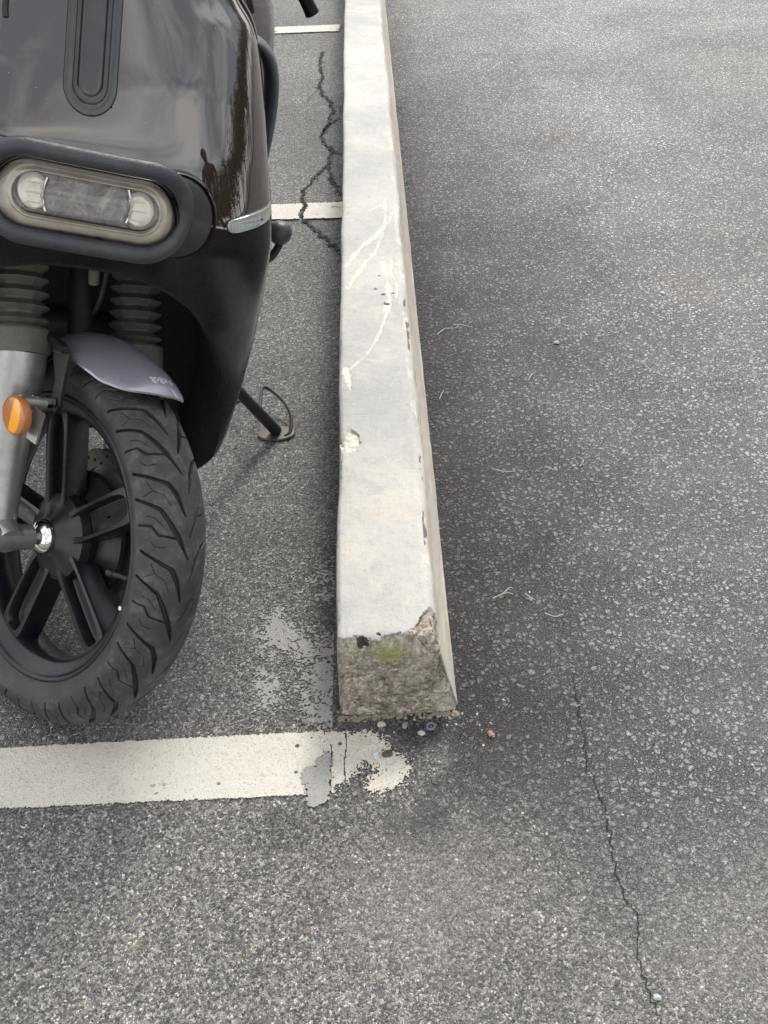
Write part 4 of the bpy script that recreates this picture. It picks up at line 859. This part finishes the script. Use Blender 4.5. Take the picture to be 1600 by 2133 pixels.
V_ = V_-V_.mean(0); kx = .0315/(V_[:, 0].max()-V_[:, 0].min()); gdx = np.linalg.norm(fpoint(70.3, .60)-fpoint(70.3, .40))/.2; P = []
for x_, y_, z_ in V_*kx:
    ss = .52+x_/gdx; aa = 70.4+math.degrees(y_*1.35/.277)-(x_/.03)*.6; p0 = fpoint(aa, ss); nn_ = np.cross(fpoint(aa, ss+.02)-p0, fpoint(aa+.5, ss)-p0); nn_ /= np.linalg.norm(nn_); nn_ *= np.sign(nn_@(p0-Cw)); P.append(p0+nn_*(.0014+max(z_, 0)))
P = np.array(P)
obj('lettering', (P, Ff), M_WHITE, fender, smooth=False)
# mudguard stay
st = [(-.027, .243), (.006, .254), (.008, .228), (.0145, .187), (.0065, .1765), (-.005, .184), (-.0085, .216)]
mb = MB(); Pt = np.array([wh(a_, b_, .074) for a_, b_ in st]); Pb = Pt-n*.005; k = len(st); mb.add(np.vstack([Pt, Pb]), [tuple(range(k)), tuple(range(2*k-1, k-1, -1))]+[(i, (i+1) % k, k+(i+1) % k, k+i) for i in range(k)])
mb.tube(np.array([wh(-.10, .250, .062), wh(-.06, .256, .066), wh(-.01, .253, .068)]), .006, 10); obj('mudguard_stay', mb, M_SATIN, scooter, angle=25)
mb = MB(); mb.tube(np.array([wh(.002, .188, .104), wh(.002, .188, .076)]), .0072, 6); obj('stay_nut', mb, M_CHROME, scooter, angle=20)
# steering stem, cable, bracket inside the arch
mb = MB(); mb.tube(np.array([along(.22, 0., 0), along(.42, 0., 0)]), .016, 16); mb.tube(np.array([along(.395, .1, 0), along(.395, -.1, 0)]), .02, 16); obj('fork_yoke', mb, M_WELL, scooter)
mb = MB(); mb.tube(tow(smooth_path([(.028, .14, .375), (.030, .15, .33), (.022, .14, .28), (.005, .15, .24), (.0, .17, .20)], 6)), .0035, 8); obj('brake_cable', mb, M_SATIN, scooter)
mb = MB(); mb.tube(tow(np.array([(.008, .09, .38), (.009, .09, .335)])), [.008, .0065], 12); obj('stopper', mb, M_BOOT, scooter)
# ------------------------------------------------------------------ rear of the scooter
def blob_loft(secs_, N=40, p=3.):
    """sections (y, cx, cz, hx, hz)"""
    t_ = np.linspace(0, 2*np.pi, N, endpoint=False); G = []
    for (y, cx_, cz_, hx_, hz_) in secs_:
        G.append(np.c_[cx_+hx_*np.sign(np.cos(t_))*np.abs(np.cos(t_))**(2/p), np.full(N, y), cz_+hz_*np.sign(np.sin(t_))*np.abs(np.sin(t_))**(2/p)])
    return np.array(G)
def loft(name, secs_, m, N=40, p=3., par_=scooter):
    K = np.array(secs_, float); Kp = smooth_path(K, 6); G = tow(blob_loft(Kp, N, p)); mb = MB(); mb.grid(G, cv=True); mb.fan(G[0], G[0].mean(0)); mb.fan(G[-1], G[-1].mean(0)); return fixn(obj(name, mb, m, par_, angle=60))
# grey side guard hoop and brown inner shield seen beyond the front panel
for sg in (1, -1):
    P = np.array([(.150, .20, .640), (.185, .22, .632), (.207, .235, .615), (.220, .245, .590), (.2265, .25, .560), (.229, .25, .520), (.229, .25, .470), (.226, .24, .420), (.222, .22, .37)]); P[:, 0] -= X0+.005; P = smooth_path(P, 6)
    P[:, 0] = P[:, 0]*sg+X0*1; rows = []
    t_ = np.linspace(0, 2*np.pi, 20, endpoint=False)
    inward = np.array([-sg, 0, -.25]); inward = inward/np.linalg.norm(inward)
    for i, p_ in enumerate(P):
        wdt = np.interp(i/(len(P)-1), [0, .2, .6, 1], [.008, .009, .009, .006]); rows.append(p_+np.cos(t_)[:, None]*inward*wdt+np.sin(t_)[:, None]*np.array([0, 1, 0])*.03)
    mb = MB(); mb.grid(tow(np.array(rows)), cv=True); fixn(obj('knee_guard', mb, M_TRIM, scooter, angle=60))
zI = np.linspace(.30, .80, 40); wI = np.interp(zI, [.30, .45, .534, .58, .612, .648, .69, .74, .80], [.235, .255, .262, .260, .257, .246, .225, .19, .13])
rows = []
for y_, k_ in ((.30, .80), (.34, .93), (.37, .985), (.40, 1.0), (.43, .985), (.46, .93), (.48, .80)):
    ss_ = np.linspace(-1, 1, 41); rows.append(np.stack([np.stack([X0+sg_*wI*k_, np.full(40, y_), zI], -1) for sg_ in (-1, 1)], 0).reshape(-1, 3))
mb = MB(); G_ = np.array(rows); mb.grid(G_ if False else tow(G_[:, :40])); mb.grid(tow(G_[:, 40:])); Gb = tow(np.stack([G_[0][:40], G_[0][40:]])); mb.grid(Gb); mb.grid(tow(np.stack([G_[-1][:40], G_[-1][40:]]))); obj('inner_shield', mb, M_BROWN, scooter, angle=60)
loft('floorboard', [(.30, X0, .13, .15, .06), (.45, X0, .10, .17, .05), (.75, X0, .09, .17, .045), (.95, X0, .12, .15, .06)], M_SATIN)
loft('seat_body', [(.80, X0, .20, .10, .12), (.88, X0, .32, .14, .20), (1.05, X0, .38, .165, .17), (1.30, X0, .42, .16, .14), (1.50, X0, .46, .10, .10), (1.58, X0, .48, .04, .05)], M_BROWN)
loft('seat', [(.82, X0, .545, .06, .03), (.90, X0, .56, .12, .045), (1.10, X0, .56, .14, .05), (1.35, X0, .585, .13, .045), (1.48, X0, .60, .07, .03)], M_SATIN)
Cr = tow(np.array([X0, 1.29, .255])); Cr = Cr-np.array([0, 0, Cr[2]-.248])
mb = MB(); ts = np.radians(np.linspace(-115, 115, 40)); mb.lathe([(.20+.048*np.cos(q_), .058*np.sin(q_)) for q_ in ts], Cr, Bx, By, 96); rw = obj('rear_tyre', mb, M_TYRE, scooter, attrs=dict(groove=np.zeros(mb.n), tread=np.ones(mb.n)))
mb = MB(); mb.lathe([(0, .03), (.05, .03), (.06, .015), (.15, .02), (.18, .045), (.18, -.045), (.15, -.02), (.05, -.04), (0, -.04)], Cr, Bx, By, 64); obj('rear_rim', mb, M_RIM, rw, angle=40)
# handlebar, grip and brake lever reaching towards the kerb
tip = tow(np.array([.278, .345, .652])); A0_ = tow(np.array([.20, .335, .745])); A1_ = tow(np.array([.05, .30, .80]))
mb = MB(); mb.tube(smooth_path([A1_, A0_, A0_*.5+tip*.5, tip*.92+A0_*.08, tip], 6), np.interp(np.linspace(0, 1, 25), [0, .7, .95, 1], [.012, .0095, .0105, .0065]), 18); obj('brake_lever', mb, M_BLACK, scooter)
mb = MB(); q0 = tip*.72+A0_*.28; dd_ = tip-A0_; dd_ /= np.linalg.norm(dd_); nl = np.cross(dd_, [0, 1, 0]); nl /= np.linalg.norm(nl); nl *= np.sign(nl[2]); mb.box(tip*.60+A0_*.40+nl*.0105+Bx*.002, (dd_, np.cross(nl, dd_), nl), (.022, .0045, .003)); obj('lever_insert', mb, M_FORK, scooter, smooth=False)
mb = MB(); mb.tube(tow(np.array([(-.30, .46, .83), (-.10, .34, .81), (.09, .34, .81), (.30, .46, .83)])), .012, 14); bar = obj('handlebar', mb, M_SATIN, scooter)
for sg in (1, -1):
    mb = MB(); mb.tube(tow(np.array([(X0+sg*.22, .415, .822), (X0+sg*.34, .485, .834)])), .018, 18); obj('grip', mb, M_GUARD, bar)
loft('handlebar_cover', [(.20, X0, .80, .03, .02), (.24, X0, .81, .09, .045), (.33, X0, .83, .12, .06), (.42, X0, .84, .10, .045), (.46, X0, .84, .05, .02)], M_BROWN)
# knob on a curved stem (luggage hook / foot rest)
mb = MB(); Pk = tow(smooth_path([(.235, .30, .292), (.262, .30, .303), (.279, .30, .316), (.287, .30, .334), (.289, .30, .350)], 6)); mb.tube(Pk, np.linspace(.0072, .0052, len(Pk)), 16); kn = obj('knob_stem', mb, M_SATIN, scooter)
kc = tow(np.array([.285, .30, .3555])); t_ = np.linspace(-90, 90, 14); mb = MB(); mb.lathe([(.0178*abs(math.cos(R_(q_)))**.8+1e-5, .0172*math.sin(R_(q_))) for q_ in t_], kc, Bz, Bx, 24); obj('round_knob', mb, M_GUARD, kn, angle=80)
# side stand
foot = np.array([-.196, 1.640, .0]); t0 = np.array([-.262, 1.53, .205])
mb = MB(); mb.tube(np.array([t0, t0*.5+foot*.5+np.array([0, 0, .004]), foot+np.array([0, 0, .010])]), [.0100, .0100, .0108], 18); stand = obj('side_stand', mb, M_SATIN, scooter)
mb = MB(); mb.lathe([(0, .0), (1, .0), (1.05, .002), (1, .005), (0, .006)], foot+np.array([.003, 0, .0012]), np.array([0, 0, 1.]), np.array([1., 0, 0]), 32)
Vp = np.vstack(mb.v); Vp[:, 0] = foot[0]+(Vp[:, 0]-foot[0])*.034; Vp[:, 1] = foot[1]+(Vp[:, 1]-foot[1])*.022; mb.v = [Vp]; obj('foot_plate', mb, simple('worn_steel', (.10, .09, .085), .5, metal=.5, dust=.3), stand)
mb = MB(); mb.tube(smooth_path([t0*.42+foot*.58+np.array([.008, 0, 0]), (-.222, 1.73, .05), (-.190, 1.72, .030), (-.170, 1.68, .018), (-.170, 1.64, .008), (-.180, 1.628, .005)], 6), .0032, 8); mb.tube(smooth_path([t0*.40+foot*.60, (-.262, 1.70, .04), (-.282, 1.700, .03)], 5), .0028, 8); obj('wire_loop', mb, M_SATIN, stand)
# ------------------------------------------------------------------ the photographer, mirrored in the paintwork
def skin_body(name, joints, bones, m, parent, root, sub=2):
    me = bpy.data.meshes.new(name); me.from_pydata([tuple(j[0]) for j in joints], bones, []); o_ = bpy.data.objects.new(name, me); sc.collection.objects.link(o_); o_.parent = parent
    me.materials.append(m); md = o_.modifiers.new('skin', 'SKIN'); md.use_smooth_shade = True
    for q_, j in zip(me.skin_vertices[0].data, joints): q_.radius = j[1]
    me.skin_vertices[0].data[root].use_root = True
    sb = o_.modifiers.new('sub', 'SUBSURF'); sb.levels = sub; sb.render_levels = sub
    return o_
M_CLOTH = simple('dark_jacket', (.030, .032, .036), .85); M_SKIN = simple('skin', (.42, .27, .19), .55); M_HAIR = simple('dark_hair', (.012, .010, .009), .6); M_TROU = simple('dark_trousers', (.035, .037, .045), .85)
person = thing('person', 'person in a dark jacket standing on the lane, holding a phone up in both hands', 'person', (2.15, -.42, 0)); person.rotation_euler.z = R_(56)
Jn = [((0, 0, .93), (.155, .115)), ((0, .03, 1.12), (.15, .105)), ((0, .06, 1.30), (.17, .11)), ((0, .09, 1.41), (.12, .085)), ((0, .12, 1.48), (.055, .055)), ((0, .14, 1.53), (.05, .052)), ((0, .16, 1.58), (.072, .085)), ((0, .165, 1.66), (.080, .095)), ((0, .16, 1.715), (.058, .07)),
      ((.17, .08, 1.385), (.06, .06)), ((.215, .10, 1.22), (.046, .046)), ((.21, .16, 1.10), (.040, .040)), ((.13, .27, 1.12), (.033, .033)), ((.065, .335, 1.135), (.026, .026)), ((.045, .352, 1.14), (.034, .020)),
      ((-.17, .08, 1.385), (.06, .06)), ((-.225, .10, 1.22), (.046, .046)), ((-.24, .16, 1.10), (.040, .040)), ((-.20, .27, 1.12), (.033, .033)), ((-.185, .335, 1.135), (.026, .026)), ((-.170, .352, 1.14), (.034, .020)),
      ((.10, 0, .86), (.10, .10)), ((.11, .03, .50), (.065, .068)), ((.11, -.02, .10), (.045, .045)), ((.115, -.03, .045), (.042, .042)), ((.12, .10, .035), (.045, .032)), ((-.10, 0, .86), (.10, .10)), ((-.11, .03, .50), (.065, .068)), ((-.11, -.02, .10), (.045, .045)), ((-.115, -.03, .045), (.042, .042)), ((-.12, .10, .035), (.045, .032))]
Bn = [(0, 1), (1, 2), (2, 3), (3, 4), (4, 5), (5, 6), (6, 7), (7, 8), (3, 9), (9, 10), (10, 11), (11, 12), (12, 13), (13, 14), (3, 15), (15, 16), (16, 17), (17, 18), (18, 19), (19, 20), (0, 21), (21, 22), (22, 23), (23, 24), (24, 25), (0, 26), (26, 27), (27, 28), (28, 29), (29, 30)]
skin_body('body', Jn, Bn, M_CLOTH, person, 0)
mb = MB()
for (x_, y_, z_, r_) in ((0, .15, 1.70, .098),):
    U_, V2_ = np.meshgrid(np.linspace(0, 2*np.pi, 33)[:-1], np.linspace(0, 1.75, 12)); mb.grid(np.stack([x_+r_*.86*np.sin(V2_)*np.cos(U_), y_-.01+r_*np.sin(V2_)*np.sin(U_), z_-.02+r_*np.cos(V2_)], -1)+0, cu=False, cv=True)
hr = obj('hair', mb, M_HAIR, None); hr.parent = person
mb = MB(); mb.box((-.06, .372, 1.132), ((1, 0, 0), (0, .78, -.63), (0, .63, .78)), (.038, .004, .078)); ph = obj('phone', mb, M_SATIN, None, smooth=False); ph.location = (2.15, -.42, 0); ph.rotation_euler.z = R_(56); tag(ph, 'dark phone held in both hands of the person', 'phone')
# fingers: four unequal fingers and a thumb on each hand, curled round the phone edge
for sg_, bx in ((1, .040), (-1, -.165)):
    for k_, ln in enumerate((.060, .068, .064, .052)):
        z0 = 1.155-k_*.019; sx_ = -sg_
        J = [((bx, .350, z0), (.010, .010)), ((bx+sx_*.010, .350+ln*.30, z0-.002), (.009, .009)), ((bx+sx_*.026, .350+ln*.42, z0-.004), (.0085, .0085)), ((bx+sx_*.046, .350+ln*.42, z0-.006), (.0075, .0075))]
        skin_body('finger', J, [(0, 1), (1, 2), (2, 3)], M_SKIN, person, 0, 1)
    skin_body('thumb', [((bx, .345, 1.150), (.012, .012)), ((bx-sg_*.018, .338, 1.168), (.010, .010)), ((bx-sg_*.040, .345, 1.176), (.008, .008))], [(0, 1), (1, 2)], M_SKIN, person, 0, 1)
# ------------------------------------------------------------------ trees behind the viewer (mirrored in the paintwork)
def tree_mesh(seed):
    rg = np.random.default_rng(seed); mb = MB(); cen_ = rg.normal(0, 1, (26, 3))*[1.3, 1.3, .8]+[0, 0, 3.6]; N = 4200
    c_ = cen_[rg.integers(0, 26, N)]+rg.normal(0, .42, (N, 3)); a_ = rg.normal(0, 1, (N, 3)); a_ /= np.linalg.norm(a_, axis=1)[:, None]; b__ = np.cross(a_, rg.normal(0, 1, (N, 3))); b__ /= np.linalg.norm(b__, axis=1)[:, None]
    s_ = rg.uniform(.08, .16, (N, 1)); V_ = np.stack([c_-a_*s_, c_+b__*s_*.5, c_+a_*s_, c_-b__*s_*.5], 1).reshape(-1, 3); return V_, [(4*i, 4*i+1, 4*i+2, 4*i+3) for i in range(N)]
proto = []
for k in range(2):
    V_, Ff = tree_mesh(k+5)
    me = bpy.data.meshes.new('crown'); me.from_pydata(V_.tolist(), [], Ff); me.materials.append(M_LEAFD)
    tb = MB(); tb.tube(np.array([(0, 0, 0), (.05, 0, 1.5), (0, .05, 2.8), (.1, .1, 3.8)]), [.16, .13, .09, .04], 12)
    for q_ in range(5): a_ = q_*1.256; tb.tube(np.array([(0, 0, 2.2+.1*q_), (.6*math.cos(a_), .6*math.sin(a_), 3.0), (1.2*math.cos(a_), 1.2*math.sin(a_), 3.6)]), [.06, .04, .015], 8)
    mt = bpy.data.meshes.new('trunk'); mt.from_pydata(np.vstack(tb.v).tolist(), [], tb.f); mt.materials.append(M_BARK); proto.append((me, mt))
for i, (x, y, s_) in enumerate([(7, -16, .75), (1.5, -20, .8), (-6, -22, .8)]+[(-.2+math.sin(R_(a_))*d_, 1.2-math.cos(R_(a_))*d_, q_) for a_, d_, q_ in ((48, 17, .6), (55, 15, .55), (61, 16, .75), (66, 14, .6), (72, 17, .85), (78, 15, .7), (84, 14, .75), (91, 16, .9), (98, 15, .8), (106, 14, .8), (114, 16, .95), (122, 15, .85), (132, 15, .9), (142, 16, .9))]):
    e_o = thing('tree', 'leafy tree standing beyond the car park, behind the viewer', 'tree', (x, y, 0), 'trees beyond the car park'); e_o.scale = (s_, s_, s_); e_o.rotation_euler.z = i*1.3
    for nm_, me in zip(('crown', 'trunk'), proto[i % 2]):
        o_ = bpy.data.objects.new(nm_, me); sc.collection.objects.link(o_); o_.parent = e_o
for o_ in bpy.data.objects:
    if '_org' in o_.keys(): del o_['_org']
